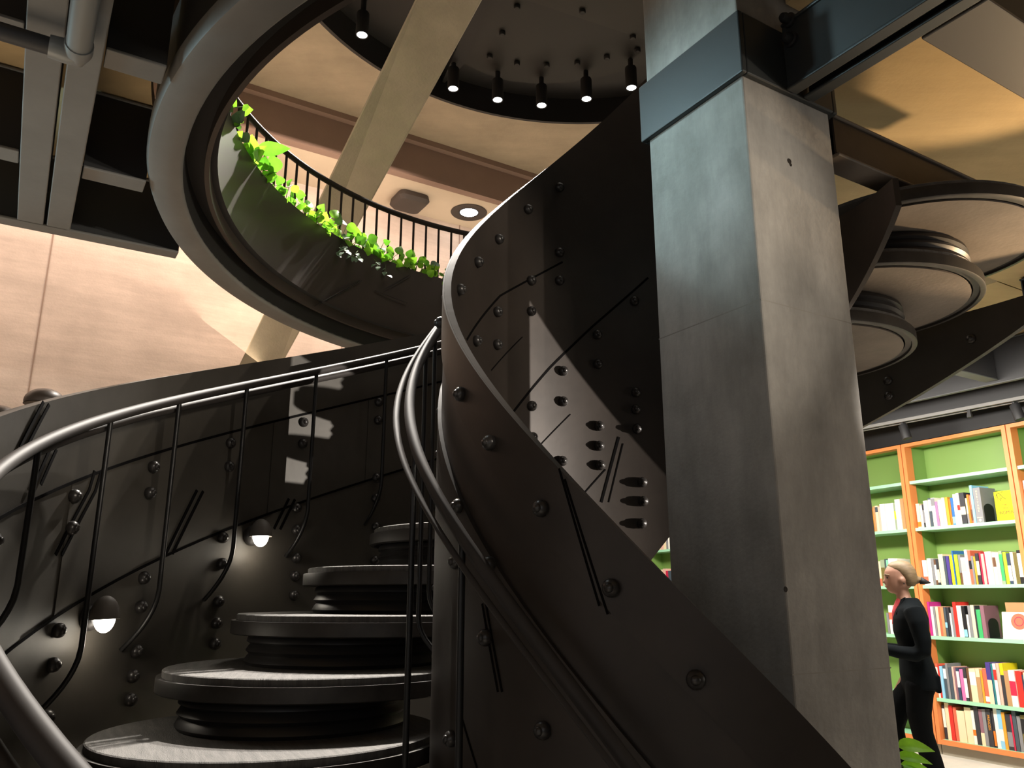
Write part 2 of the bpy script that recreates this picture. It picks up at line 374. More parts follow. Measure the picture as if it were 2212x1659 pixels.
# beam leaving the column towards the camera: two channels with a slot, two bolts, a cable tray in the slot
tb = channel_beam('channel_beam', -3.5, 1.525, 2.005, 2.140, 1.63, 1.885, 'dark slate twin channel beam bolted to the right side of the concrete column', m='beam_teal', gap=.035, web='beam_teal')
bolt_b = MB(); bolt_b.lathe((0, 0, 0), [(0, 0), (.020, 0), (.020, .008), (.014, .010), (.014, .026), (.010, .034), (0, .036)], n=18)
proto = bolt_b.build('bolt', 'beam_black', smooth=True, origin=(0, 0, 0), auto=35)
for i, (px, py) in enumerate(((1707, 45), (1711, 87))):
    p = onplane(px, py, uv(0, 2.005 + .008), VV)
    if i == 0:
        o = proto; o.parent = tb; ORG[o.name] = p; o.location = p - ORG[tb.name]; o.rotation_euler = (-VV).to_track_quat('Z', 'Y').to_euler()
        o.scale = (1.25, 1.25, 1.25)
    else: stamp(proto, p, -VV, tb).scale = (1.25, 1.25, 1.25)
b = MB(); b.tube([uv(-3, 2.0725, 1.655), uv(1.30, 2.0725, 1.655)], .009, n=8); b.build('conduit', 'beam_teal', tb)
channel_beam('cross_beam', .94, 1.14, 2.15, 7.0, 1.63, 1.97, 'grey brown ceiling beam running off to the right of the slate channel beam', along='v', m='beam_brown')
channel_beam('cross_beam', 1.56, 1.66, 2.30, 3.42, 1.50, 1.665, 'short black beam between the column and the stair landing', along='v', m='beam_brown', web='steel')
# left: pair of flat beams with a slot, three cross beams and the edge beam
G1 = 'ceiling beams left of the round opening'
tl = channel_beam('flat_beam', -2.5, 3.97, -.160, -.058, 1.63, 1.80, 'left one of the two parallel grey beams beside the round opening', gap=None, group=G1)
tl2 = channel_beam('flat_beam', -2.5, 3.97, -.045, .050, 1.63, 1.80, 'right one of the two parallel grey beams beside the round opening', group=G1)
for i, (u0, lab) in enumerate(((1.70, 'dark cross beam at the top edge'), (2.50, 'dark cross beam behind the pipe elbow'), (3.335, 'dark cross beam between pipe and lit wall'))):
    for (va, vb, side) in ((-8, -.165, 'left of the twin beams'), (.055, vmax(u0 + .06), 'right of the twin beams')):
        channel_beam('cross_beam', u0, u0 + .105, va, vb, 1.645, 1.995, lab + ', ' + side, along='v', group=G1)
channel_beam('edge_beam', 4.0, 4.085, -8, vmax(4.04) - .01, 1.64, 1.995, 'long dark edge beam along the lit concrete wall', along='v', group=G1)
# pipe with elbow
pp = thing('ceiling_pipe', onz(165, 120, 1.58), 'grey round pipe turning at an elbow under the left ceiling beams', 'pipe')
e0 = onz(168, 118, 1.56); e1 = e0 + U * (-2.2); e2 = e0 - VV * 2.4
b = MB(); b.tube([e0 - U * .035, e1], .035, n=20); b.build('pipe_run', 'pipe', pp, smooth=True, auto=50)
b = MB(); b.tube([e0 - VV * .03, e2], .026, n=18); b.build('pipe_branch', 'pipe_dark', pp, smooth=True, auto=50)
b = MB(); b.tube([e0 - U * .06, e0 - U * .02, e0, e0 - VV * .03, e0 - VV * .075], [.039, .039, .036, .036, .033], n=18); b.build('elbow', 'pipe', pp, smooth=True, auto=50)

# ================================================================== spiral staircase
CX, CY = .5524, 2.4596
def hp(R, ph, z): return Vector((CX - R * math.cos(ph), CY + R * math.sin(ph), z))
def out(ph): return Vector((-math.cos(ph), math.sin(ph), 0))
def cyl(px, py, R, far):
    d = ray(px, py); a = d.x ** 2 + d.y ** 2; bb = -(d.x * CX + d.y * CY); c = CX * CX + CY * CY - R * R
    D = max(bb * bb - a * c, 0); t = (-bb + math.sqrt(D)) / a if far else (-bb - math.sqrt(D)) / a
    q = d * t; ph = math.atan2(q.y - CY, -(q.x - CX)); return ph, q.z
FLZ = -1.4
def itop(p): return .0109 * p ** 3 - .0012 * p * p + .7463 * p + 1.0088 if p > -2 else .0109 * -8 - .0048 + .7463 * p + 1.0088
def itop_c(p):
    z = itop(p)
    if p > 1.95: z = max(1.385, z - (p - 1.95) * 9)
    return z
def ibot(p):
    z = -.0984 * p * p + 1.1983 * p - 1.4862 if p > 1.5 else .09 + .764 * (p - 1.5)
    return max(z, FLZ)
def icrease(p): return .7783 * p + .8322
def istrip(p): return -.0345 * p * p + .7405 * p + .6181
def itube(p): return .1175 * p ** 3 + .0876 * p * p + .754 * p + .6527
def otop(p):
    z = -.0275 * p * p + .7769 * p + .6064
    if p > 1.45: z = min(z, max(1.30, 1.68 - (p - 1.45) * 1.6))
    return z
def obot(p): return max(.833 * p - 1.0353 - 1.6 * max(0, 1.7 - p), FLZ)  # low end dropped to the floor, added to block the lit wall behind
def orail(p): return .0078 * p ** 3 - .0043 * p * p + .7181 * p + .5322
def ribbon(mb, R0, R1, lo, hi, a, c, n=120):
    rows = []
    for i in range(n + 1):
        p = a + (c - a) * i / n
        rows.append([hp(R0, p, lo(p)), hp(R1, p, lo(p)), hp(R1, p, hi(p)), hp(R0, p, hi(p))])
    return mb.grid(rows, closed=True, cap=True)
def on_cyl_strip(mb, pts, R, wdt, t, n=8):
    """a thin bar lying on the cylinder R through (phi, z) points, standing out by t (t < 0: inwards)"""
    path = []
    for (p0, z0), (p1, z1) in zip(pts[:-1], pts[1:]):
        for i in range(n): path.append((p0 + (p1 - p0) * i / n, z0 + (z1 - z0) * i / n))
    path.append(pts[-1]); rows = []
    for i, (p, z) in enumerate(path):
        pa, za = path[max(i - 1, 0)]; pb, zb = path[min(i + 1, len(path) - 1)]
        tx, tz = (pb - pa) * R, zb - za; L = math.hypot(tx, tz); nx, nz = -tz / L * wdt / 2, tx / L * wdt / 2
        rows.append([hp(R, p + nx / R, z + nz), hp(R, p - nx / R, z - nz), hp(R + t, p - nx / R, z - nz), hp(R + t, p + nx / R, z + nz)])
    return mb.grid(rows, closed=True, cap=True)

stair = thing('spiral_staircase', (CX, CY, FLZ), 'blackened steel spiral staircase with round disc steps winding around the concrete column', 'staircase')
# --- outer string
R_O = 1.9543; PA, PB = -.62, 2.78
b = MB(); ribbon(b, R_O, R_O + .03, obot, otop, PA, PB, 150)
b.cur = 1
def seam_pts(l, R, far=True): return [cyl(x, y, R, far) for x, y in l]
def off_line(l, fn, R, far=True):
    q = [z - fn(p) for p, z in seam_pts(l, R, far)]; return sum(q) / len(q)
o1 = off_line([(72, 1084), (231, 1019), (376, 961), (528, 922)], otop, R_O)
o2 = off_line([(22, 1411), (181, 1295), (347, 1205), (524, 1120)], otop, R_O)
for off in (o1, o2): on_cyl_strip(b, [(PA + .02 + (1.40 - PA) * i / 40, otop(PA + .02 + (1.40 - PA) * i / 40) + off) for i in range(41)], R_O - .004, .010, -.002, n=1)
for l in ([(196, 1060), (123, 1199)], [(430, 1060), (363, 1196)], [(112, 969), (78, 1045)], [(96, 871), (45, 969)], [(629, 1078), (597, 1143)], [(208, 1019), (196, 1060)]):
    q = seam_pts(l, R_O)
    for sft in (-.0085, .0085): on_cyl_strip(b, [(p + sft, z) for p, z in q], R_O - .004, .012, -.003)
# lapped plates: each panel sits a little proud of the next
b.cur = 0
for i in range(8):
    pa = -.5 + i * .27
    ribbon(b, R_O - .004, R_O, lambda p: otop(p) + o2 + .004, lambda p: otop(p) + o1 - .004, pa + .012, pa + .20, 10)
ostr = b.build('outer_string', ['steel_lit', 'groove'], stair, smooth=True, auto=30)
# --- bolts
bm_ = MB(); bm_.lathe((0, 0, 0), [(0, 0), (.023, 0), (.0245, .004), (.0245, .012), (.021, .020), (.013, .024), (.0125, .027), (.008, .031), (0, .032)], n=20)
bolt0 = bm_.build('bolt', 'bolt', smooth=True, origin=(0, 0, 0), auto=40)
used = [False]
def bolt(p, z, R, sgn, parent, sc=1.0):
    loc = hp(R, p, z); d = out(p) * sgn
    if not used[0]:
        used[0] = True; o = bolt0; o.parent = parent; ORG[o.name] = loc; o.location = loc - ORG[parent.name]
        o.rotation_euler = d.to_track_quat('Z', 'Y').to_euler()
    else: o = stamp(bolt0, loc, d, parent)
    o.scale = (sc, sc, sc * 1.1); return o
OB = [(662, 911), (660, 957), (506, 956), (503, 1007), (342, 1008), (334.5, 1064.5), (175, 1072), (169, 1140.5), (647, 1097), (647, 1144), (5, 1168), (490, 1161), (488, 1217), (322, 1248), (315, 1311), (141, 1362), (130, 1436), (647, 1205), (644, 1244), (642, 1286), (481, 1299), (477, 1346), (474, 1391), (306, 1407), (298, 1461), (293, 1512), (116, 1550), (823, 867), (822, 906), (818, 1031), (817, 1075), (817, 1137), (815, 1210)]
for px, py in OB: p, z = cyl(px, py, R_O - .03, True); bolt(p, z, R_O - .001, -1, ostr, .92)
for px, py in ((2100, 733), (1921, 856), (1919, 823)):   # outer string further round, past the column
    p, z = cyl(px, py, R_O, True); bolt(p, z, R_O - .001, -1, ostr, .9)
# --- outer handrail with hanging rods
R_R = 1.8327
b = MB(); ph = [-1.12 + 2.45 * i / 90 for i in range(91)]
b.tube([hp(R_R, p, orail(p)) for p in ph], .0175, n=14)
b.tube([hp(R_R + .040, p, orail(p) - .036) for p in ph], .024, n=12, ry=.017)
orl = b.build('outer_handrail', 'rail', stair, smooth=True, auto=60)
RODS = [((80, 990), (10, 1430)), ((237, 925), (104, 1548)), ((387, 875), (302, 1402)), ((533, 845), (478, 1296)), ((683, 820), (645, 1203)), ((835, 780), (815, 1135))]
for (tx, ty), (bx, by) in RODS:
    p, _ = cyl(tx, ty, R_R, True); _, zb = cyl(bx, by, R_O - .02, True); z0 = orail(p) - .01
    path = [hp(R_R, p, z0), hp(R_R, p, zb + .20)]
    for i in range(1, 9):
        a = i / 8; path.append(hp(R_R + (R_O - R_R - .005) * a ** 1.6, p - .006 * a, zb + .20 - .20 * a ** .85))
    m_ = MB(); m_.tube(path, .0085, n=8, up=out(p)); m_.build('rail_rod', 'rod', orl, smooth=True, auto=60)
# --- inner string: plate, bolted top band, lower cladding
R_I = .7752
b = MB(); ribbon(b, R_I - .027, R_I - .006, ibot, itop_c, -2.35, 3.10, 170)
b.cur = 1
def inner_seam(l, w_=.006): on_cyl_strip(b, seam_pts(l, R_I - .027), R_I - .027, w_, -.002)
for l, w_ in (([(1008, 734), (1080, 639), (1215, 566)], .008), ([(1107, 892), (1188, 794), (1280, 705), (1400, 600)], .009), ([(1061, 800), (1128, 728)], .004), ([(1169, 959), (1232, 895)], .004), ([(1264, 1063), (1308, 1014)], .005), ([(1299, 1085), (1337, 944)], .010), ([(1315, 1085), (1346, 958)], .004)):
    inner_seam(l, w_)
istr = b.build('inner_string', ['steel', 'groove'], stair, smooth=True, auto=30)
b = MB(); ribbon(b, R_I - .0055, R_I, icrease, itop, -2.35, 1.5, 130)
b.cur = 1
for l in ([(1208, 1012), (1295, 1309)], [(1220, 1035), (1313, 1327)]): on_cyl_strip(b, seam_pts(l, R_I, False), R_I, .005, .0015)
band = b.build('top_band', ['steel', 'groove'], istr, smooth=True, auto=30)
R_S = .7808
def ibot_c(p): return max(ibot(p), FLZ)
b = MB(); ribbon(b, R_I - .0055, R_S, ibot_c, istrip, -2.35, 1.5, 130)
b.cur = 1
for l in ([(1042, 1304), (1076, 1495)], [(992, 1527), (1031, 1659)], [(1050, 1304), (1085, 1495)]): on_cyl_strip(b, seam_pts(l, R_S, False), R_S, .006, .0015)
clad = b.build('lower_plate', ['steel', 'groove'], istr, smooth=True, auto=30)
for px, py in [(1039, 565), (1001, 625), (1152, 604), (1152, 671), (1080, 672), (1036, 735), (1080, 743), (1220, 800), (1153, 876), (1220, 866), (1155, 944), (1297, 919), (1297, 962), (1218, 995), (1299, 1004), (1389, 1041), (1391, 1082), (1388, 1130), (1212, 604), (1293, 721), (1294, 785), (1372, 648), (1375, 846), (1375, 883), (1378, 925), (1083, 515), (1212, 543), (1212, 402), (1145, 450)]:
    p, z = cyl(px, py, R_I - .045, True); bolt(p, z, R_I - .0275, -1, istr, .82)
for px, py in [(1047, 955), (1160, 1097), (1315, 1270), (1503, 1470), (984, 850)]:
    p, z = cyl(px, py, R_I + .02, False); bolt(p, z, R_I - .001, 1, istr, .80)
for ph_, dz in ((-.02, .03), (.16, .03)): bolt(ph_, icrease(ph_) + dz, R_I - .001, 1, istr, .8)
for px, py in [(978, 1093), (973, 1213), (1037, 1378), (962, 1597), (1163, 1580), (1046, 1219)]:
    p, z = cyl(px, py, R_S + .02, False); bolt(p, z, R_S - .001, 1, istr, .78)
for px, py in [(943, 887), (940, 980), (934, 1270), (933, 1418), (932, 1535)]:
    p, z = cyl(px + 4, py, R_S + .02, True); bolt(p, z, R_S - .001, 1, istr, .78)
# --- inner handrail
R_T = .8659
b = MB(); ph = [-1.75 + 2.6 * i / 90 for i in range(91)]
b.tube([hp(R_T, p, itube(p)) for p in ph], .0155, n=14)
b.tube([hp(R_T + .038, p, itube(p) - .022) for p in ph], .0095, n=8, ry=.006)
irl = b.build('inner_handrail', 'rail', stair, smooth=True, auto=60)
for px, py, far in ((886, 1300, False), (905, 1300, True), (927, 1250, True), (994, 1450, False)):
    p, _ = cyl(px, py, R_T, far); z0 = itube(p) - .01; zb = max(itube(p) - 1.0, FLZ + .25)
    path = [hp(R_T, p, z0), hp(R_T, p, zb + .12)] + [hp(R_T - (R_T - R_S - .004) * (i / 6) ** 1.7, p, zb + .12 - .12 * (i / 6) ** .85) for i in range(1, 7)]
    m_ = MB(); m_.tube(path, .0085, n=8, up=out(p)); m_.build('rail_rod', 'rod', irl, smooth=True, auto=60)
# --- disc steps: worn tread, steel rim, grooved drum, pale soffit disc
RD = .520; RC = 1.3283; RISE = .17
st0 = None
def make_step(p_, z):
    c = hp(RC, p_, z)
    b = MB(); b.lathe((c.x, c.y, z), [(RD - .03, -.022), (RD + .017, -.022), (RD + .018, -.025), (RD + .018, -.066), (RD + .012, -.070), (RD - .004, -.070), (RD - .006, -.060), (RD - .03, -.060)], n=72)
    s_ = b.build('step', 'rim', stair, smooth=True, auto=35)
    b = MB(); b.lathe((c.x, c.y, z), [(0, 0), (RD - .004, 0), (RD, -.003), (RD, -.022), (0, -.022)], n=72); b.build('tread', 'tread', s_, smooth=True, auto=35)
    RB = .360; prof = [(.20, -.0665), (RB - .012, -.068), (RB, -.076), (RB + .004, -.092), (RB - .010, -.100), (RB - .004, -.106), (RB + .006, -.122), (RB - .006, -.134), (RB + .002, -.142), (RB + .010, -.158), (RB + .002, -.1695), (.20, -.1695)]
    q = hp(RC, p_ - .111, z)
    b = MB(); b.lathe((q.x, q.y, z), prof, n=64); b.build('drum', 'drum', s_, smooth=True, auto=50)
    b = MB(); b.lathe((c.x, c.y, z), [(0, -.066), (RD - .036, -.066), (RD - .038, -.058), (0, -.058)], n=64); b.build('soffit_disc', 'soffit', s_, smooth=True, auto=35)
    return s_
for n in range(-5, 12):
    p = .1896 + .2225 * n - .0078 * max(0, n - 3); z = -.3984 + RISE * n; c = hp(RC, p, z)
    if st0 is None: st0 = make_step(p, z); o0 = ORG[st0.name]; c0 = c
    else:
        s_ = st0.copy(); COL.objects.link(s_); ORG[s_.name] = o0 + (c - c0); s_.location = ORG[s_.name] - ORG[stair.name]
        s_.rotation_euler = (0, 0, -(p - (.1896 - .2225 * 5)))
        for ch in list(st0.children):
            k = ch.copy(); COL.objects.link(k); k.parent = s_
# --- eyeball lamps on the outer string
def eyeball(px, py, label):
    p, z = cyl(px, py, R_O - .075, True); base = hp(R_O - .004, p, z); nrm = -out(p); c = hp(R_O - .062, p, z)
    t = thing('step_light', base, label, 'wall light', 'eyeball lights on the stair wall')
    b = MB(); b.lathe(base, [(0, 0), (.042, 0), (.042, .012), (.036, .020), (.026, .030), (0, .030)], n=28, axis=nrm); b.build('wall_plate', 'drum', t, smooth=True, auto=40)
    r = .046; side = nrm.cross(Vector((0, 0, 1)))
    up = (Vector((0, 0, 1)) * .97 - nrm * .05).normalized()
    b = MB(); b.lathe(c, [(r, -.006)] + [(r * math.cos(a), r * 1.5 * math.sin(a)) for a in [PI / 2 * i / 10 for i in range(0, 11)]], n=28, axis=up)
    b.lathe(c, [(r, -.006), (r * .86, -.004), (r * .8, .0)], n=28, axis=up); b.build('hood', 'hood', t, smooth=True, auto=50)
    b = MB(); b.lathe(c, [(r * .72, .004)] + [(r * .72 * math.cos(a), -r * 1.05 * math.sin(a)) for a in [PI / 2 * i / 8 for i in range(0, 9)]], n=24, axis=up); b.build('globe', 'bulb', t, smooth=True)
    lamp('step_light_glow', 'POINT', c + nrm * .02 - Vector((0, 0, .075)), .8, (1, .90, .74), radius=.03)
eyeball(568, 1156, 'glowing eyeball light on the stair wall above the upper visible steps')
eyeball(234, 1334, 'glowing eyeball light on the stair wall beside the lower left handrail')

# ================================================================== round balcony: ring beam, fascia, planter, balustrade
bal = thing('round_balcony', (.86, 3.83, 1.65), 'round steel ring of the ceiling opening with planter fascia and thin balustrade', 'balcony', kind='thing')
A0, A1 = math.radians(38), math.radians(268)
b = MB(); b.lathe((.846, 3.83, 0), [(2.352, 1.664), (2.356, 1.655), (2.366, 1.65), (2.460, 1.65), (2.478, 1.656), (2.4875, 1.675), (2.4875, 1.72), (2.36, 1.72), (2.352, 1.664)], n=150, a0=A0, a1=A1)
b.build('ring_beam', 'beam', bal, smooth=True, auto=40)
b = MB(); b.lathe((.846, 3.83, 0), [(2.47, 1.721), (2.478, 1.722), (2.478, 1.99), (2.37, 1.99), (2.37, 1.81)], n=150, a0=A0, a1=A1); b.build('ring_web', 'beam_black', bal, smooth=True, auto=40)
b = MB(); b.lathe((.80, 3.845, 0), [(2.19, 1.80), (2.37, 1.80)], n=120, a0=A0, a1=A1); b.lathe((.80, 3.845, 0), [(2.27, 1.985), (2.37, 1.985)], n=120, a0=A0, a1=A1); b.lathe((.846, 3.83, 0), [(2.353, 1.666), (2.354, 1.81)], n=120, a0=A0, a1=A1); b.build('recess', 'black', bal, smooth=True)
rows = []
for i in range(151):
    a = A0 + (A1 - A0) * i / 150; ca, sa = math.cos(a), math.sin(a); bot = Vector((.748, 3.858, 0)); top = Vector((.823, 3.846, 0))
    rows.append([bot + Vector((2.174 * ca, 2.174 * sa, 1.738)), bot + Vector((2.194 * ca, 2.194 * sa, 1.738)), top + Vector((2.256 * ca, 2.256 * sa, 2.30)), top + Vector((2.236 * ca, 2.236 * sa, 2.30))])
b = MB(); b.grid(rows, closed=True, cap=True); b.cur = 1
def fas(l):
    q = [onz(x, y, 1.9) for x, y in l]; r_ = []
    for x, y in l:
        best = None
        for k in range(40):
            z = 1.738 + .56 * k / 39; p = onz(x, y, z); f_ = (z - 1.738) / .562
            c = bot.lerp(top, f_); e_ = abs((p - c).xy.length - (2.174 + .062 * f_))
            if best is None or e_ < best[0]: best = (e_, p, c)
        r_.append((best[1], best[2]))
    return r_
for l in ([(678, 662), (775, 606)], [(683, 662), (780, 607)], [(820, 630), (884, 594)], [(826, 632), (886, 597)], [(809, 628), (878, 655)]):
    (p0, c0_), (p1, c1_) = fas(l); n_ = (c0_ - p0); n_.z = 0; n_.normalize(); ax = (p1 - p0); L_ = ax.length; ax.normalize()
    b.box((p0 + p1) / 2 + n_ * .006, ax, n_.cross(ax), n_, L_ / 2, .0016, .004)
b.build('fascia', ['fascia', 'rail'], bal, smooth=True, auto=30)
b = MB(); rows = []
for i in range(151):
    a = A0 + (A1 - A0) * i / 150; ca, sa = math.cos(a), math.sin(a)
    rows.append([Vector((.823 + 2.25 * ca, 3.846 + 2.25 * sa, 2.24)), Vector((.823 + 2.45 * ca, 3.846 + 2.45 * sa, 2.24))])
b.grid(rows); b.build('planter_soil', 'soil', bal)
RLC = Vector((.63, 3.88, 0)); RLR = 2.30
a_s = onz(504, 212, 2.79); a_e = onz(994.5, 501, 2.79)
an0 = math.atan2(a_s.y - RLC.y, a_s.x - RLC.x); an1 = math.atan2(a_e.y - RLC.y, a_e.x - RLC.x)
if an0 < 0: an0 += 2 * PI
RLR = 2.244
b = MB(); b.tube([RLC + Vector((RLR * math.cos(a), RLR * math.sin(a), 2.79)) for a in [math.radians(50) + (math.radians(250) - math.radians(50)) * i / 100 for i in range(101)]], .020, n=12)
brl = b.build('balustrade_rail', 'rod_brown', bal, smooth=True, auto=60)
step = (an0 - an1) / 20.3; bp0 = None
k = -6; a = an0 + .02
angs = [an0 - .03 + step * 5 - step * i for i in range(36)]
for a in angs:
    p = RLC + Vector((RLR * math.cos(a), RLR * math.sin(a), 2.43)); rad = Vector((math.cos(a), math.sin(a), 0))
    if bp0 is None:
        m_ = MB(); m_.tube([p - Vector((0, 0, .38)), p + Vector((0, 0, .355))], .0085, n=8); bp0 = m_.build('baluster', 'rod_brown', bal, smooth=True, auto=60)
    else:
        c = bp0.copy(); COL.objects.link(c); ORG[c.name] = p - Vector((0, 0, .0125)); c.location = ORG[c.name] - ORG[bal.name]

# ================================================================== upper hall: raking beam, round drum with spotlights, speaker, downlight
def depth_pt(px, py, d):   # d along the optical axis
    return ray(px, py) * d
def rk(t, side):           # t 0 at the wall foot, 1 at the top; points on the bottom face's two long edges
    lo = (508, 805) if side == 0 else (598, 805); hi = (903, -14) if side == 0 else (1049, -14)
    return lo, hi
ft = [onplane(508, 806, uv(7.40, 0), U), onplane(598, 806, uv(7.40, 0), U)]
dl = ray(508, 806); wid = (ft[0] - ft[1]).length
tp = []
axis_d = 5.35
for (x, y) in ((903, -14), (1049, -14)): tp.append(depth_pt(x, y, axis_d))
rt = thing('raking_beam', (ft[0] + ft[1]) / 2, 'broad pale concrete raking beam crossing the upper hall behind the balustrade', 'beam', kind='thing')
nb = (ft[1] - ft[0]).cross(tp[0] - ft[0]).normalized()
if nb.z < 0: nb = -nb
side_v = (ft[0] - ft[1]).normalized()
ext = .6
poly = [ft[0], ft[1], tp[1], tp[0]]
b = MB(); b.prism(poly, nb * .34 - side_v * .20); ro = b.build('beam_body', 'raker', rt)
md = ro.modifiers.new('edge', 'BEVEL'); md.width = .012; md.segments = 2
DC = Vector((.625, 4.415, 0)); DR = 2.277
dr = thing('ceiling_drum', DC + Vector((0, 0, 4.3)), 'dark round ceiling drum with bolted plates hanging over the stair', 'ceiling drum', kind='thing')
b = MB(); b.lathe(DC, [(DR, 4.3), (DR + .03, 4.3), (DR + .03, 4.6), (DR, 4.6), (DR, 4.3)], n=120); b.build('rim', 'black', dr, smooth=True, auto=40)
b = MB(); b.lathe(DC, [(0, 4.55), (DR - .002, 4.55), (DR - .002, 4.60), (0, 4.60)], n=96); b.build('inner_plate', 'black', dr)
# bolted sector plate and the paler plate beside it
pz = 4.50
sector = [(1070, -60), (1003, 138), (1050, 160), (1100, 175), (1160, 181), (1230, 178), (1300, 165), (1400, 138), (1470, 110), (1130, -2), (1080, -60)]
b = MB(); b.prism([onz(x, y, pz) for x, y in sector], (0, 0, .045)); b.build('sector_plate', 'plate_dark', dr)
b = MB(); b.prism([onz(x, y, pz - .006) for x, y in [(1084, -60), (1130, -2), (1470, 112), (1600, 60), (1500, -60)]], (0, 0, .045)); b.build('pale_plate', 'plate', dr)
b = MB(); b.prism([onz(x, y, pz - .03) for x, y in [(1075, -50), (1052, -50), (950, 190), (1003, 138)]], (0, 0, .07)); b.build('black_rib', 'black', dr)
m_ = MB(); m_.lathe((0, 0, 0), [(0, 0), (.026, 0), (.026, .02), (.020, .028), (0, .03)], n=14); pb = None
for x, y in [(1117, 13), (1085, 70), (1058, 120), (1117, 135), (1181, 139), (1247, 134), (1311, 122), (1258, 22), (1367, 78), (1377, 107)]:
    q = onz(x, y, pz - .004)
    if pb is None:
        pb = m_.build('bolt', 'black', smooth=True, origin=(0, 0, 0), auto=40); pb.parent = dr; ORG[pb.name] = q; pb.location = q - ORG[dr.name]; pb.rotation_euler = (PI, 0, 0)
    else: stamp(pb, q, (0, 0, -1), dr)
SP = [(782, 76, 'spotlight hanging alone in the dark drum left of the raking beam'), (979, 192, 'first ceiling spotlight right of the raking beam'), (1075, 216, 'second ceiling spotlight right of the raking beam'), (1170, 228, 'third ceiling spotlight right of the raking beam, lowest of the row'), (1267, 214, 'fourth ceiling spotlight right of the raking beam'), (1364, 190, 'ceiling spotlight closest to the concrete column')]
SPA = {'spotlight': (-.95, 2.5, -.3), 'first': (-.8, 2.8, 0), 'second': (-.55, 3.2, .2), 'third': (.2, 3.5, .4), 'fourth': (.9, 3.6, .8), 'ceiling': (1.5, 3.4, 1.2)}
SPE = {'spotlight': 2200, 'first': 1500, 'second': 550, 'third': 150, 'fourth': 100, 'ceiling': 80}
sp0 = None
for x, y, lab in SP:
    q = onz(x, y, 4.22)
    if sp0 is None:
        t = sp0 = thing('spotlight', q, lab, 'spotlight', 'spotlights in the ceiling drum')
        b = MB(); b.lathe(q, [(.040, .0), (.048, -.002), (.050, .006), (.050, .19), (.046, .20), (0, .20)], n=28); b.lathe(q, [(.022, .20), (.022, .33)], n=12); b.build('body', 'black', t, smooth=True, auto=40)
        b = MB(); b.lathe(q, [(0, .004), (.041, .004), (.041, .010), (0, .010)], n=28); ln = b.build('lens', 'lens', t)
        b = MB(); b.lathe(q, [(0, .002), (.010, .002), (.010, .008), (0, .008)], n=12); b.build('core', 'lens_dim', ln)
    else:
        t = sp0.copy(); COL.objects.link(t); ORG[t.name] = q; t.location = q + Vector((0, 0, ZC)); t['label'] = lab
        for ch in list(sp0.children):
            c = ch.copy(); COL.objects.link(c); c.parent = t
            for g_ in list(ch.children): d_ = g_.copy(); COL.objects.link(d_); d_.parent = c
    lamp('spotlight_beam', 'SPOT', q + Vector((0, 0, -.03)), SPE[lab.split()[0]], WHITE, aim=Vector(SPA[lab.split()[0]]), spot=40, blend=.7, radius=.03)
q = onz(885, 428, 4.20); t = thing('ceiling_speaker', q, 'dark rounded square loudspeaker under the pale soffit beside the downlight', 'speaker')
def rsq(c, hw, z, r, n=6):
    pts = []
    for cx_, cy_, a in ((1, 1, 0), (-1, 1, 1), (-1, -1, 2), (1, -1, 3)):
        for i in range(n + 1):
            an = a * PI / 2 + PI / 2 * i / n
            pts.append(c + U * ((cx_ * (hw - r)) + r * math.cos(an)) + VV * ((cy_ * (hw - r)) + r * math.sin(an)) + Vector((0, 0, z)))
    return pts
b = MB(); b.grid([rsq(q, .13, 0, .06), rsq(q, .17, -.005, .07), rsq(q, .18, -.06, .07), rsq(q, .15, -.10, .06), rsq(q, .06, -.115, .05)], closed=True, cap=True); b.build('case', 'speaker', t, smooth=True, auto=35)
b = MB(); b.grid([rsq(q, .10, .0, .02), rsq(q, .10, .012, .02)], closed=True, cap=True); b.build('bracket', 'black', t)
q = onz(1013, 459, 4.195); t = thing('downlight', q, 'round recessed downlight in the pale soffit right of the loudspeaker', 'ceiling light')
b = MB(); b.lathe(q, [(.115, -.002), (.20, -.006), (.205, .0), (.115, .006)], n=40); b.build('trim_ring', 'speaker', t, smooth=True, auto=40)
b = MB(); b.lathe(q, [(0, -.010), (.09, -.008), (.10, -.001), (0, -.001)], n=32); b.build('lens', 'lens', t)
b = MB(); b.lathe(q, [(.10, -.003), (.116, -.006), (.116, -.002), (.10, -.001)], n=32); b.build('baffle', 'black', t)
# dark round heads showing over the outer string at the far left
for (x, y, R_, lab) in ((96, 868, .085, 'dark round lamp head peeking over the stair rail at the left'), (-4, 905, .085, 'second dark round lamp head cut by the left picture edge')):
    c = at_dist(x, y, 4.2); t = thing('floor_lamp', (c.x, c.y, FLZ), lab, 'lamp', 'dark round lamps behind the stair')
    b = MB(); b.lathe(c, [(R_ * math.cos(a), R_ * .72 * math.sin(a)) for a in [-.2 + (PI / 2 + .2) * i / 10 for i in range(11)]], n=28); b.lathe(c, [(R_, -.015), (R_ * .9, -.02), (0, -.02)], n=28); b.build('lamp_head', 'fascia', t, smooth=True, auto=50)
    b = MB(); b.tube([(c.x, c.y, FLZ + .02), (c.x, c.y, c.z - .01)], .012, n=10); b.build('pole', 'black', t, smooth=True)
    b = MB(); b.lathe((c.x, c.y, FLZ), [(0, .03), (.13, .02), (.14, 0), (0, 0)], n=24); b.build('base', 'black', t, smooth=True, auto=40)
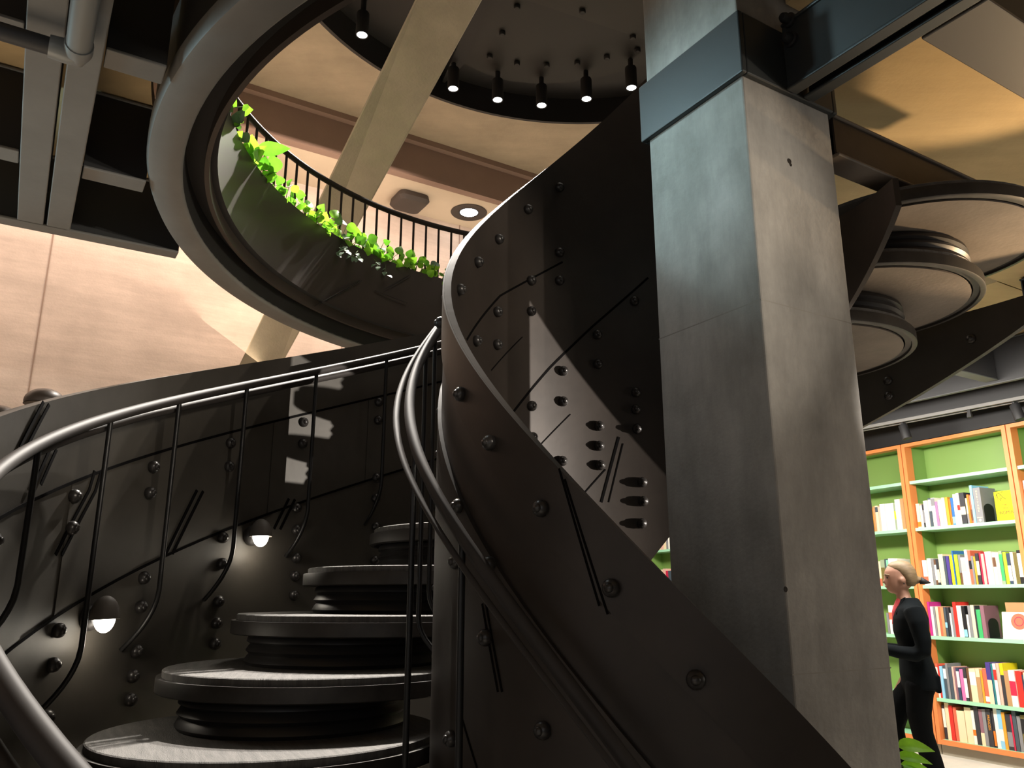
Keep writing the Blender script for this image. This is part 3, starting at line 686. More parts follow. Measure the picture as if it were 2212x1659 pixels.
# ================================================================== plants in the planter and beside the column
def leaf_mb(mb, base, direction, up, L, W, curl=.25, fold=.15, n=6):
    d = Vector(direction).normalized(); up = Vector(up); sd = d.cross(up)
    if sd.length < 1e-3: sd = d.cross(Vector((1, 0, .3)))
    sd.normalize(); nn = sd.cross(d).normalized(); rows = []
    for i in range(n + 1):
        t = i / n; wd = W * (math.sin(PI * min(1, t * 1.02) ** .72) ** .8 if 0 < t < 1 else .02)
        c = Vector(base) + d * L * t - nn * curl * L * t * t
        rows.append([c + sd * wd * .5 * j + nn * fold * wd * abs(j) * .5 for j in (-1, -.66, -.33, 0, .33, .66, 1)])
    mb.grid(rows)
def cluster(name, pos, out_dir, spec, label, rnd, group, cat='plant', hang=0):
    """spec: list of (material slot, leaf length) for each leaf"""
    mb = MB()
    for sl, L in spec:
        a = rnd.uniform(-1.3, 1.3); tang = Vector((-out_dir.y, out_dir.x, 0)); base = Vector(pos) + tang * rnd.uniform(-.09, .09) + out_dir * rnd.uniform(-.02, .03); dr_ = (out_dir * -rnd.uniform(.1, .9) + tang * a + Vector((0, 0, rnd.uniform(.1, .9)))).normalized()
        h = rnd.uniform(.03, .13); tip = base + dr_ * h + Vector((0, 0, h * .4))
        mb.cur = 3; mb.tube([base, base + dr_ * h * .5 + Vector((0, 0, h * .35)), tip], .0022, n=5)
        mb.cur = sl; ld_ = (tang * rnd.uniform(-1, 1) + out_dir * -rnd.uniform(-.2, .5) + Vector((0, 0, rnd.uniform(-.5, .7)))).normalized()
        leaf_mb(mb, tip, ld_, Vector((rnd.uniform(-.3, .3), -1, rnd.uniform(-.9, .1))), L * .86, L * rnd.uniform(.62, .82), rnd.uniform(.1, .5), rnd.uniform(.05, .3), n=8)
    for k in range(hang):
        base = Vector(pos) + Vector((rnd.uniform(-.04, .04), 0, 0)) - out_dir * .05; pts = [base]
        for i in range(3): pts.append(pts[-1] + Vector((rnd.uniform(-.02, .02), rnd.uniform(-.03, 0), -.03)) - out_dir * .012)
        mb.cur = 3; mb.tube(pts, .0018, n=5); mb.cur = 2
        for p_ in pts[1:]: leaf_mb(mb, p_, Vector((rnd.uniform(-1, 1), -.5, -.5)), (0, -.5, 1), .045, .035)
    o = mb.build(name, ['leaf', 'leaf_lime', 'leaf_grey', 'stem'], None, smooth=True, origin=pos)
    return tag(o, label, cat, group)
PL = [(514, 205, 4, 1, .07, 0, 'small green plant topmost on the planter rim, at the head of the balustrade'),
      (512, 262, 4, 2, .08, 0, 'dark drooping plant just below the head of the balustrade'),
      (533, 318, 3, 1, .06, 0, 'sprig of small lime leaves above the long pointed leaf'),
      (556, 348, 5, 1, .11, 0, 'broad leaved plant with one long pointed leaf crossing the balusters'),
      (588, 392, 6, 0, .09, 0, 'mid green clump of folded leaves below the long pointed leaf'),
      (620, 430, 4, 0, .07, 0, 'small clump with a pale grey leaf at the planter rim'),
      (665, 466, 6, 1, .075, 0, 'plant with a yellow bud and thin bare twig by the balusters'),
      (698, 478, 7, 1, .085, 0, 'cluster of round lime leaves left of the grey trailing vine'),
      (728, 505, 5, 2, .085, 3, 'grey green lobed plant hanging over the planter rim'),
      (757, 520, 5, 0, .10, 3, 'dark folded leaf plant with trailing tendrils on the fascia'),
      (800, 535, 8, 1, .085, 1, 'bushy bright plant with round upright leaves near the middle of the planter'),
      (832, 548, 7, 0, .085, 1, 'lime and red edged bush right of the upright round leaves'),
      (872, 565, 6, 0, .085, 0, 'spreading dark leaf plant left of the two lobed leaves'),
      (898, 574, 6, 1, .075, 0, 'small lime clump beside the right fascia joint'),
      (926, 580, 4, 0, .08, 0, 'sprig with two rounded heart leaves near the stair band'),
      (950, 596, 4, 2, .07, 1, 'last grey green plant half behind the stair band')]
rnd = random.Random(11)
for i, (x, y, nl, sl, L, hang, lab) in enumerate(PL):
    f_ = min(1, max(0, (x - 500) / 460)); q = onz(x, y + 14, 2.30); c = Vector((.823, 3.846, 0)); o_ = (q - c); o_.z = 0; o_.normalize()
    pos = c + o_ * 2.285 + Vector((0, 0, 2.262))
    spec = [((sl if rnd.random() < .7 else (1 if sl != 1 else 0)), L * rnd.uniform(.75, 1.15)) for _ in range(int(nl * 1.5) + 4)]
    ob = cluster('trailing_plant', pos, o_, spec, lab, rnd, 'plants along the round planter', hang=hang)
# the long pointed leaf
pos = onz(548, 345, 2.30)
c = Vector((.823, 3.846, 0)); lb = onz(556, 322, 2.42); lt = onz(617, 321, 2.42)
own = [o for o in bpy.data.objects if o.get('label', '').startswith('broad leaved plant')][0]
m_ = MB(); leaf_mb(m_, lb, (lt - lb), (0, -.85, -.45), (lt - lb).length * 1.14, .082, .10, .10, n=12)
m_.tube([lb, lb + Vector((-.02, .01, -.07)), ORG[own.name]], .003, n=5); m_.build('long_leaf', 'leaf', own, smooth=True)

# ================================================================== bookshop: cases, books
def lin(h):
    v = [int(h[i:i + 2], 16) / 255 for i in (0, 2, 4)]
    return tuple(x / 12.92 if x <= .04045 else ((x + .055) / 1.055) ** 2.4 for x in v)
HEX = dict(white='f4f0e6', cream='ead9b4', tan='b88e62', orange='e07a24', amber='e8a034', red='cf3028', coral='e06a50', crimson='c8284a', pink='e874ae', magenta='c0308a', lilac='a078a4', purple='4a3a88', navy='34425c', blue='2f6cb4', sky='8cc8e8', slate='46525c', grey='85868a', charcoal='34353a', black='1c1c20', teal='2a7a80', mint='86d8b0', green='3fae68', sage='94a488', lime='a8d030', yellow='f0e020', olive='6e6434', brown='6a4a34', mauve='8c6470', rose='e8b8a8')
BM = {k: mat('cover_' + k, lin(v), rough=.5) for k, v in HEX.items()}
SH = [2.513, 2.054, 1.510, 1.046, .496, .137]; PITCH_B = 1.090; BD = .30
ORD = ['', 'first', 'second', 'third', 'fourth', 'fifth', 'sixth', 'seventh', 'eighth', 'ninth', 'tenth', 'eleventh', 'twelfth', 'thirteenth', 'fourteenth', 'fifteenth', 'sixteenth', 'seventeenth', 'eighteenth', 'nineteenth', 'twentieth', 'twenty-first', 'twenty-second', 'twenty-third', 'twenty-fourth', 'twenty-fifth', 'twenty-sixth', 'twenty-seventh', 'twenty-eighth', 'twenty-ninth', 'thirtieth', 'thirty-first', 'thirty-second', 'thirty-third', 'thirty-fourth', 'thirty-fifth', 'thirty-sixth']
SHN = ['top', 'second', 'third', 'fourth', 'fifth', 'bottom']
def bookcase(sL, label, name='bookcase'):
    sR = sL - 1.080; t = thing(name, bk((sL + sR) / 2, BD / 2, FLZ), label, 'bookcase', 'green bookcases along the wall')
    z1 = 2.888 - ZC; z0 = .095 - ZC
    for s_ in (sL, sR + .038):
        m_ = MB(); bbox_(m_, s_, s_ - .038, 0, .10, z0, z1); m_.build('stile', 'orange', t)
        m_ = MB(); a_ = s_ - .006 if s_ == sL else s_ - .012; bbox_(m_, a_, a_ - .020, .10, BD, z0, z1); m_.build('side_panel', 'green', t)
    m_ = MB(); bbox_(m_, sL - .038, sR + .038, 0, .10, z1 - .034, z1); m_.build('top_rail', 'orange', t)
    m_ = MB(); bbox_(m_, sL - .026, sR + .026, .10, BD, z1 - .022, z1); m_.build('top_panel', 'green', t)
    m_ = MB(); bbox_(m_, sL - .038, sR + .038, 0, .03, z0, .137 - ZC - .002); m_.build('bottom_rail', 'orange', t)
    m_ = MB(); bbox_(m_, sL - .006, sR + .006, BD, BD + .015, z0, z1); m_.build('back_panel', 'green', t)
    m_ = MB(); bbox_(m_, sL, sR, .05, BD, FLZ, z0); m_.build('plinth', 'plinth', t)
    for i, z in enumerate(SH):
        m_ = MB(); bbox_(m_, sL - .039, sR + .039, .012 if i < 5 else .03, BD, z - ZC - .030, z - ZC)
        m_.build('shelf', 'mint', t)
    return t
bookcase(.005, 'green bookcase with orange frame, fully seen behind the walking woman')
bookcase(.005 + PITCH_B, 'green bookcase with orange frame, half hidden by the concrete column')
bookcase(.005 - PITCH_B, 'green bookcase with orange frame cut off by the right picture edge')
bookcase(.17 + 4 * PITCH_B, 'green bookcase glimpsed through the gap beneath the stair')
def book(s0, th_, h, col, z, label, group, d0=.035, depth=.19, band=None, tilt=0.0):
    """one book, spine to the front: cover (root), page block, perhaps a spine label"""
    m_ = MB(); e = .0022; s1 = s0 - th_
    zz = z - ZC + .0006
    bbox_(m_, s0, s0 - e, d0, d0 + depth, zz, zz + h); bbox_(m_, s1 + e, s1, d0, d0 + depth, zz, zz + h); bbox_(m_, s0, s1, d0, d0 + e, zz, zz + h)
    o = m_.build('book', BM[col], None, origin=bk((s0 + s1) / 2, d0 + depth / 2, zz))
    m_ = MB(); bbox_(m_, s0 - e, s1 + e, d0 + e, d0 + depth - .004, zz + .003, zz + h - .004); m_.build('pages', 'paper', o)
    if band:
        bc, f0, f1 = band
        m_ = MB(); bbox_(m_, s0 - .0006, s1 + .0006, d0 - .0006, d0, zz + h * f0, zz + h * f1); m_.build('spine_label', BM[bc], o)
    tag(o, label, 'book', group); return o
rb = random.Random(5)
def fill(sL, shelf, items, case, start=.045, note=None, offset=0, sc=1.0, d0=.035):
    """items: (colour, thickness, height[, label band]) in reading order from the left"""
    s = sL - start
    for i, it in enumerate(items):
        col, th_, h = it[:3]; th_ *= sc; band = it[3] if len(it) > 3 else None
        what = 'paperback' if th_ < .03 else 'thick book'
        bd = f' with {band[0]} label' if band else ''
        lab = f'{col} {what}{bd}, {ORD[i + 1 + offset]} from left on {SHN[shelf]} shelf, {case}'
        book(s, th_ - .0012, h, col, SH[shelf], lab, f'books on the {SHN[shelf]} shelf of the {case}', d0=d0 + rb.uniform(0, .012), depth=rb.uniform(.17, .20), band=band)
        s -= th_
    return s
MC = 'middle bookcase'; LCs = 'bookcase behind the column'; RCs = 'right edge bookcase'; GC = 'bookcase under the stair'
fill(.005, 1, [('cream', .045, .235, ('orange', .05, .25)), ('white', .028, .215), ('charcoal', .030, .225, ('grey', .2, .75)), ('white', .050, .255), ('slate', .036, .275, ('white', .55, .95)), ('white', .046, .275, ('grey', .72, .98)), ('lilac', .034, .235), ('cream', .052, .250, ('white', .4, .9)), ('cream', .040, .265), ('amber', .034, .265), ('orange', .022, .245), ('blue', .034, .255, ('sky', .05, .3)), ('white', .044, .285), ('white', .032, .29, ('red', .45, .62)), ('charcoal', .055, .290, ('cream', .3, .55)), ('cream', .026, .235, ('grey', .0, .4)), ('orange', .024, .265), ('coral', .026, .255, ('brown', .1, .5))], MC, start=.05, sc=.9)
HS = .005 - .05 - .588
b1 = book(HS - .002, .024, .345, 'sky', SH[1], 'tall pale blue book beside the heritage book on second shelf', 'books on the second shelf of the middle bookcase', depth=.24)
b2 = book(HS - .030, .070, .318, 'grey', SH[1], 'thick grey book lettered HERITAGE on its spine, second shelf, middle bookcase', 'books on the second shelf of the middle bookcase', depth=.22)
zz = SH[1] - ZC
for i, ch_ in enumerate('HERITAGE'):
    text(ch_, .026, bk(HS - .065, .0335, zz + .285 - i * .0255), -BB, (0, 0, 1), BM['cream'], b2, name='letter')
m_ = MB(); bbox_(m_, HS - .040, HS - .090, .0325, .0345, zz + .045, zz + .050); m_.build('spine_line', BM['cream'], b2)
m_ = MB(); m_.lathe(bk(HS - .065, .0345, zz + .024), [(0, 0), (.012, 0), (.012, .0015), (0, .0015)], n=16, axis=-BN); m_.build('spine_dot', BM['cream'], b2)
def bookend(s_, z, d0_, lab):
    m_ = MB(); pts = []
    for i in range(13):
        a = PI * i / 12; pts.append((d0_ + .07 + .07 * -math.cos(a), .12 + .05 * math.sin(a)))
    prof = [(d0_, 0)] + pts + [(d0_ + .14, 0)]
    m_.prism([bk(s_, d, z - ZC + .0025 + h) for d, h in prof], -BB * .0022)
    bbox_(m_, s_, s_ - .09, d0_, d0_ + .12, z - ZC + .0008, z - ZC + .0024)
    return tag(m_.build('bookend', BM['black'], None), lab, 'bookend', 'metal bookends')
bookend(HS - .103, SH[1], .05, 'dark steel bookend between the heritage book and the yellow book')
# yellow face-out book with drawing and lettering
ys0 = HS - .192; yw = .190; yh = .265; yt = .045
rot = math.radians(-9)
R_ = (-BB * math.cos(rot) + BN * math.sin(rot)); N_ = Vector((R_.y, -R_.x, 0)); N_ = N_ if N_.dot(BN) > 0 else -N_
yo = bk(ys0, .085, zz + .001)
m_ = MB(); m_.box(yo + R_ * yw / 2 + N_ * .002 + Vector((0, 0, yh / 2)), R_, N_, (0, 0, 1), yw / 2, .002, yh / 2); m_.box(yo + R_ * .002 + N_ * yt / 2 + Vector((0, 0, yh / 2)), R_, N_, (0, 0, 1), .002, yt / 2, yh / 2); m_.box(yo + R_ * yw / 2 + N_ * (yt - .002) + Vector((0, 0, yh / 2)), R_, N_, (0, 0, 1), yw / 2, .002, yh / 2)
yb = tag(m_.build('book', BM['yellow'], None, origin=yo + R_ * yw / 2 + N_ * yt / 2), 'yellow book shown face out, lettered WOMEN, on second shelf, middle bookcase', 'book', 'books on the second shelf of the middle bookcase')
m_ = MB(); m_.box(yo + R_ * (yw / 2 + .002) + N_ * yt / 2 + Vector((0, 0, yh / 2)), R_, N_, (0, 0, 1), yw / 2 - .003, yt / 2 - .004, yh / 2 - .004); m_.build('pages', 'paper', yb)
def yp(x, y): return yo + R_ * (yw * x) - N_ * .0012 + Vector((0, 0, yh * y))
text('THIS', .022, yp(.52, .53), R_, (0, 0, 1), BM['olive'], yb); text('STREET', .026, yp(.54, .42), R_, (0, 0, 1), BM['olive'], yb); text('WOMEN', .040, yp(.56, .27), R_, (0, 0, 1), BM['brown'], yb)
m_ = MB()
for l in ([(.12, .80), (.16, .92), (.28, .95), (.38, .88), (.46, .80), (.62, .72)], [(.16, .92), (.20, .80), (.16, .63)], [(.24, .76), (.36, .72), (.40, .78)], [(.30, .72), (.34, .67)], [(.28, .84), (.33, .84)], [(.42, .96), (.52, .98)]):
    m_.tube([yp(x, y) for x, y in l], .0021, n=6)
m_.build('drawing', 'ink', yb)
fill(.005, 2, [('white', .050, .235, ('coral', .1, .35)), ('white', .044, .250), ('grey', .032, .245), ('brown', .022, .235, ('white', .2, .8)), ('charcoal', .030, .240, ('cream', .1, .6)), ('cream', .052, .285), ('slate', .026, .265), ('purple', .034, .262), ('yellow', .034, .270), ('blue', .014, .31), ('lime', .038, .275), ('grey', .026, .27, ('brown', .0, .4)), ('white', .052, .245, ('cream', .5, .9)), ('white', .030, .312), ('coral', .028, .305, ('black', .45, .7)), ('grey', .022, .255), ('amber', .020, .25), ('charcoal', .032, .275, ('cream', .3, .75)), ('crimson', .022, .282), ('rose', .028, .27), ('crimson', .014, .285), ('white', .060, .285), ('white', .034, .275, ('brown', .55, .85)), ('cream', .036, .272), ('sage', .030, .285, ('green', .1, .9)), ('lime', .034, .275), ('navy', .032, .262, ('white', .1, .6)), ('cream', .030, .272), ('olive', .036, .265), ('black', .034, .285, ('white', .2, .9)), ('white', .026, .285, ('magenta', .3, .8))], MC, start=.045)
fill(.005, 3, [('magenta', .022, .31), ('white', .032, .268), ('grey', .024, .265), ('cream', .030, .268), ('coral', .026, .265), ('tan', .034, .262), ('slate', .024, .262, ('sky', .30, .48)), ('charcoal', .024, .262), ('white', .020, .21), ('grey', .030, .262), ('red', .036, .31), ('white', .046, .278), ('black', .034, .275, ('sky', .02, .25)), ('white', .022, .2), ('grey', .034, .278), ('cream', .034, .285), ('charcoal', .016, .28), ('green', .042, .245), ('mauve', .040, .28)], MC, start=.042)
s_ = .005 - .042 - .570
bookend(s_ - .004, SH[3], .06, 'dark steel bookend right of the mauve book, fourth shelf, middle bookcase')
# white face-out booklet with coral circle, brown board behind it
z4 = SH[3] - ZC; rot = math.radians(4); R2 = (-BB * math.cos(rot) + BN * math.sin(rot)); N2 = Vector((R2.y, -R2.x, 0)); N2 = N2 if N2.dot(BN) > 0 else -N2
o4 = bk(s_ - .118, .07, z4 + .001); lean = (Vector((0, 0, 1)) + N2 * .16).normalized(); fn = R2.cross(lean); fn = fn if fn.dot(BN) > 0 else -fn
m_ = MB(); m_.box(o4 + R2 * .13 + lean * .115 + fn * .006, R2, fn, lean, .13, .006, .115)
wb_ = tag(m_.build('booklet', BM['white'], None), 'white face out booklet with coral circle on fourth shelf, middle bookcase', 'book')
m_ = MB(); m_.lathe(o4 + R2 * .145 + lean * .150 - fn * .0005, [(0, 0), (.068, 0), (.068, .001), (0, .001)], n=36, axis=-fn); m_.build('coral_circle', BM['coral'], wb_)
m_ = MB(); m_.lathe(o4 + R2 * .145 + lean * .150 - fn * .0018, [(.034, 0), (.040, 0), (.040, .0008), (.034, .0008)], n=30, axis=-fn); m_.build('circle_print', BM['crimson'], wb_)
m_ = MB(); m_.box(o4 + R2 * .14 + Vector((0, 0, .155)) + N2 * .10, R2, N2, (0, 0, 1), .125, .02, .153); tag(m_.build('box', BM['tan'], None), 'brown card box standing behind the white booklet on fourth shelf', 'box')
fill(.005, 4, [('coral', .026, .30, ('white', .0, .9)), ('red', .022, .285), ('sky', .030, .28), ('slate', .032, .29, ('white', .6, .9)), ('grey', .024, .31), ('slate', .036, .275), ('rose', .022, .285), ('mauve', .022, .28), ('navy', .030, .275, ('white', .4, .9)), ('pink', .038, .268), ('charcoal', .032, .278, ('white', .1, .7)), ('brown', .030, .285), ('cream', .062, .282, ('white', .5, .9)), ('cream', .040, .285, ('tan', .0, .75)), ('amber', .022, .272), ('coral', .040, .29, ('white', .05, .2)), ('purple', .044, .345, ('cream', .0, .58)), ('teal', .022, .335), ('white', .030, .34, ('red', .6, .85)), ('rose', .028, .345), ('yellow', .034, .345, ('charcoal', .0, .72)), ('tan', .044, .285), ('white', .056, .295, ('crimson', .3, .7)), ('red', .056, .29), ('navy', .014, .265), ('cream', .040, .285), ('red', .038, .255, ('white', .35, .6)), ('white', .030, .25)], MC, start=.042, d0=.03)
pr = fill(.005, 5, [('charcoal', .030, .295, ('white', .35, .9)), ('cream', .044, .318), ('red', .040, .30), ('coral', .034, .29), ('cream', .078, .265), ('cream', .064, .30), ('white', .032, .285, ('orange', .25, .42)), ('charcoal', .042, .33), ('mauve', .036, .30, ('cream', .0, .35)), ('grey', .034, .305)], MC, start=.046, d0=.045)
pb_ = book(pr, .046, .31, 'charcoal', SH[5], 'dark book lettered PRINCESS in gold on bottom shelf, middle bookcase', 'books on the bottom shelf of the middle bookcase', d0=.045)
text('PRINCESS', .030, bk(pr - .023, .0435, SH[5] - ZC + .20), (0, 0, -1), -BB, BM['amber'], pb_)
fill(.005, 5, [('charcoal', .022, .30, ('orange', .05, .45)), ('white', .036, .325), ('sky', .040, .315, ('white', .2, .5)), ('amber', .030, .30), ('charcoal', .046, .29, ('grey', .1, .5)), ('crimson', .016, .29), ('slate', .036, .33), ('grey', .034, .285), ('olive', .042, .295, ('black', .5, .9)), ('grey', .032, .295), ('teal', .032, .315), ('red', .044, .285), ('white', .03, .28)], MC, start=.005 - pr + .047, offset=11, d0=.045)
# bookcase behind the column: only its right half shows
L0 = .005 + PITCH_B
fill(L0, 1, [('amber', .028, .245), ('tan', .030, .26), ('cream', .036, .262, ('slate', .75, .95)), ('rose', .030, .25), ('white', .058, .272), ('white', .052, .272), ('white', .052, .272), ('sage', .022, .268, ('yellow', .4, .7)), ('white', .058, .302), ('tan', .040, .305)], LCs, start=.60)
fill(L0, 2, [('cream', .034, .245, ('coral', .0, .3)), ('sage', .050, .258, ('olive', .1, .7)), ('slate', .022, .265), ('mint', .022, .255), ('white', .058, .268, ('teal', .02, .1)), ('white', .06, .262)], LCs, start=.615)
fill(L0, 3, [('grey', .026, .20), ('white', .055, .275, ('coral', .5, .75)), ('rose', .04, .27), ('white', .05, .26)], LCs, start=.655)
fill(L0, 4, [('white', .05, .28), ('sage', .04, .27), ('teal', .032, .28), ('yellow', .028, .285)], LCs, start=.885)
fill(L0, 5, [('sage', .10, .30), ('grey', .05, .29), ('white', .036, .25)], LCs, start=.855)
fill(.005 - PITCH_B, 1, [('white', .05, .33), ('cream', .04, .3)], RCs, start=.045); fill(.005 - PITCH_B, 2, [('magenta', .03, .28), ('white', .05, .27)], RCs, start=.045)
G0 = .17 + 4 * PITCH_B
fill(G0, 1, [('cream', .05, .29), ('rose', .06, .28), ('cream', .06, .29), ('grey', .06, .28), ('white', .07, .29), ('white', .06, .28), ('cream', .06, .27)], GC, start=.32)
fill(G0, 2, [('white', .05, .27), ('grey', .05, .27), ('cream', .06, .27), ('rose', .07, .28), ('crimson', .045, .25), ('slate', .10, .25), ('grey', .06, .24)], GC, start=.23)

# ================================================================== track lights and black fascia over the bookcases
ta = onz(1850, 930, 1.60); tb_ = onz(2260, 853, 1.60); td = (tb_ - ta); td.z = 0; td.normalize(); tn = Vector((td.y, -td.x, 0)); tn = tn if tn.y > 0 else -tn
tk = thing('light_track', (ta + tb_) / 2, 'black lighting track with two pale rails in front of the bookcases', 'track light')
L_ = (tb_ - ta).length / 2 + .4; mid = (ta + tb_) / 2
m_ = MB(); m_.box(mid + Vector((0, 0, .012)), td, tn, (0, 0, 1), L_, .045, .012); m_.build('channel', 'black', tk)
for sg in (-1, 1):
    m_ = MB(); m_.box(mid + tn * .045 * sg + Vector((0, 0, .004)), td, tn, (0, 0, 1), L_, .010, .014); m_.build('rail', 'beam', tk)
bt = thing('track_beam', mid + tn * .03 + Vector((0, 0, .03)), 'black painted ceiling beam carrying the lighting track before the bookcases', 'beam')
m_ = MB(); m_.box(mid + tn * .03 + Vector((0, 0, .20)), td, tn, (0, 0, 1), L_, .012, .17); m_.build('web', 'beam_black', bt)
m_ = MB(); m_.box(mid + tn * .03 + Vector((0, 0, .032)), td, tn, (0, 0, 1), L_, .07, .007); m_.build('flange', 'beam_black', bt)
for (x, y, lab) in ((1948, 905, 'black track spotlight near the column, above the bookcase stiles'), (2189, 864, 'black track spotlight near the right picture edge')):
    q = onplane(x, y, mid, tn); q.z = 1.595; t = thing('track_spotlight', q, lab, 'spotlight', 'track spotlights')
    tip = q + td * .03 + Vector((0, 0, -.16))
    m_ = MB(); m_.tube([q + Vector((0, 0, .0)), q + Vector((0, 0, -.03))], .014, n=10); m_.build('stem', 'black', t)
    m_ = MB(); m_.tube([q + Vector((0, 0, -.025)), q + Vector((0, 0, -.03)) + td * .002, tip], [.036, .040, .043], n=20); m_.build('head', 'beam_black', t, smooth=True, auto=40)
q = onplane(2093, 886, mid, tn); q.z = 1.598; t = thing('track_clip', q, 'small metal clip hanging under the lighting track', 'clip')
m_ = MB(); m_.box(q - Vector((0, 0, .02)), td, tn, (0, 0, 1), .014, .012, .020); m_.box(q - Vector((0, 0, .055)), td, tn, (0, 0, 1), .018, .014, .014); m_.build('body', 'black', t)
m_ = MB(); bbox_(m_, .55, -2.6, .03, .06, 1.50, 1.76); tag(m_.build('fascia_beam', 'beam_black', None), 'black beam running directly above the orange bookcase tops', 'beam', kind='thing')
for i, (u0, u1, v0, v1) in enumerate(((1.9, 6.4, 6.52, 6.565), )):
    channel_beam('cross_beam', u0, u1, v0, v1, 1.64, 1.99, 'pale edged ceiling beam running deep into the bookshop', m='beam_dark')
for i, u0 in enumerate((2.35, 3.25, 4.3)):
    channel_beam('cross_beam', u0, u0 + .10, 5.35, 6.50, 1.66, 1.99, ['bookshop cross beam closest to the stair', 'bookshop cross beam in the middle of the three', 'bookshop cross beam farthest from the stair'][i], along='v', m='beam_dark', group='cross beams over the bookcases')

# ================================================================== walking woman
def remesh(name, mb, voxel, m, parent, smooth_it=6, origin=None):
    o = mb.build(name, m, parent, smooth=True, origin=origin)
    md = o.modifiers.new('skin', 'REMESH'); md.mode = 'VOXEL'; md.voxel_size = voxel; md.use_smooth_shade = True
    sm = o.modifiers.new('soft', 'SMOOTH'); sm.factor = .5; sm.iterations = smooth_it
    dg = bpy.context.evaluated_depsgraph_get(); me = bpy.data.meshes.new_from_object(o.evaluated_get(dg))
    o.modifiers.clear(); old = o.data; o.data = me; bpy.data.meshes.remove(old)
    for p in me.polygons: p.use_smooth = True
    return o
fa = math.radians(-72); FW = Vector((math.sin(fa), math.cos(fa), 0)); LF = Vector((-FW.y, FW.x, 0)); WP = at_dist(1962, 1300, 6.9); WP.z = FLZ
def wp(f, l, z): return WP + FW * f + LF * l + Vector((0, 0, z))
def loft(mb, rings, n=20):
    """rings: (forward, left, height, half-depth, half-width[, lean])"""
    rows = []
    for r in rings:
        f, l, z, hd, hw = r[:5]; rows.append([wp(f + hd * math.cos(2 * PI * k / n), l + hw * math.sin(2 * PI * k / n), z) for k in range(n)])
    return mb.grid(rows, closed=True, cap=True)
def limb(mb, pts, n=14): return mb.tube([wp(*p[:3]) for p in pts], [p[3] for p in pts], n=n)
woman = thing('person', wp(0, 0, 0), 'woman in dark trouser suit and coral shirt, hair tied back, walking behind the column', 'person')
body = MB()
loft(body, [(.02, 0, 1.30, .06, .10), (.02, 0, 1.36, .055, .075), (.028, 0, 1.41, .050, .050), (.040, 0, 1.46, .048, .046)])
loft(body, [(.075, 0, 1.428, .035, .030), (.070, 0, 1.445, .062, .050), (.055, 0, 1.475, .088, .064), (.052, 0, 1.51, .094, .070), (.048, 0, 1.55, .098, .074), (.042, 0, 1.59, .098, .073), (.034, 0, 1.625, .085, .064), (.028, 0, 1.648, .055, .044), (.026, 0, 1.657, .02, .02)])
body.add([wp(.138, .014, 1.504), wp(.138, -.014, 1.504), wp(.136, 0, 1.552), wp(.175, 0, 1.511), wp(.142, 0, 1.494)], [(0, 3, 2), (1, 2, 3), (0, 4, 3), (1, 3, 4), (0, 2, 1, 4)])   # nose
for sg in (1, -1):
    body.lathe(wp(.030, sg * .074, 1.522), [(0, -.010), (.016, -.008), (.024, 0), (.016, .008), (0, .010)], n=12, axis=LF * sg + FW * -.3)
    limb(body, [(.0, sg * .10, .86, .075), (.03, sg * .09, .60, .060), (.02, sg * .085, .46, .047), (-.02, sg * .085, .30, .045), (-.05, sg * .085, .10, .032)] if sg > 0 else [(.0, sg * .09, .86, .075), (.16, sg * .09, .62, .060), (.20, sg * .09, .47, .047), (.17, sg * .09, .28, .045), (.15, sg * .09, .10, .032)])
    limb(body, [(.0, sg * .17, 1.29, .045), (-.02, sg * .205, 1.10, .038), (-.01, sg * .205, 1.02, .034), (.10, sg * .17, 1.02, .030), (.22, sg * .12, 1.035, .024)])
loft(body, [(0, 0, .80, .10, .15), (0, 0, .95, .09, .13), (.0, 0, 1.08, .085, .125), (.0, 0, 1.22, .095, .15), (.0, 0, 1.31, .08, .15), (.01, 0, 1.345, .05, .08)])
for sg in (1, -1):      # palms; fingers curled round the small dark thing she carries
    limb(body, [(.22, sg * .12, 1.035, .024), (.245, sg * .105, 1.038, .030), (.285, sg * .09, 1.042, .028)])
    for k, (dz, L) in enumerate(((.026, .065), (.009, .072), (-.008, .068), (-.024, .054))):
        limb(body, [(.275, sg * .088, 1.042 + dz * .9, .0085), (.275 + L * .55, sg * .080, 1.045 + dz, .0080), (.275 + L * .85, sg * .060, 1.043 + dz, .0075), (.275 + L * .75, sg * .040, 1.040 + dz, .0068)], n=8)
    limb(body, [(.245, sg * .095, 1.060, .010), (.268, sg * .072, 1.078, .009), (.292, sg * .055, 1.082, .0078)], n=8)
remesh('body', body, .0075, 'skin', woman, 4)
jk = MB()
loft(jk, [(-.02, 0, .76, .125, .185), (-.01, 0, .86, .125, .18), (0, 0, .98, .108, .158), (0, 0, 1.06, .104, .150), (.005, 0, 1.16, .122, .168), (.0, 0, 1.25, .122, .185), (-.005, 0, 1.32, .100, .190), (-.01, 0, 1.365, .075, .125), (-.008, 0, 1.395, .060, .075)], n=28)
for sg in (1, -1):
    limb(jk, [(-.005, sg * .165, 1.315, .070), (-.02, sg * .205, 1.22, .066), (-.035, sg * .222, 1.10, .058), (-.03, sg * .222, 1.03, .056), (.02, sg * .205, 1.005, .054), (.11, sg * .17, 1.015, .047), (.205, sg * .125, 1.033, .040)])
jk.box(wp(-.115, 0, .80), FW, LF, (0, 0, 1), .018, .13, .06)
remesh('jacket', jk, .010, 'suit', woman, 5)
sh_ = MB(); loft(sh_, [(.085, 0, 1.20, .045, .02), (.075, 0, 1.30, .045, .045), (.050, 0, 1.37, .040, .05), (.040, 0, 1.405, .028, .045)])
remesh('shirt', sh_, .008, 'shirt', woman, 3)
lp = MB()
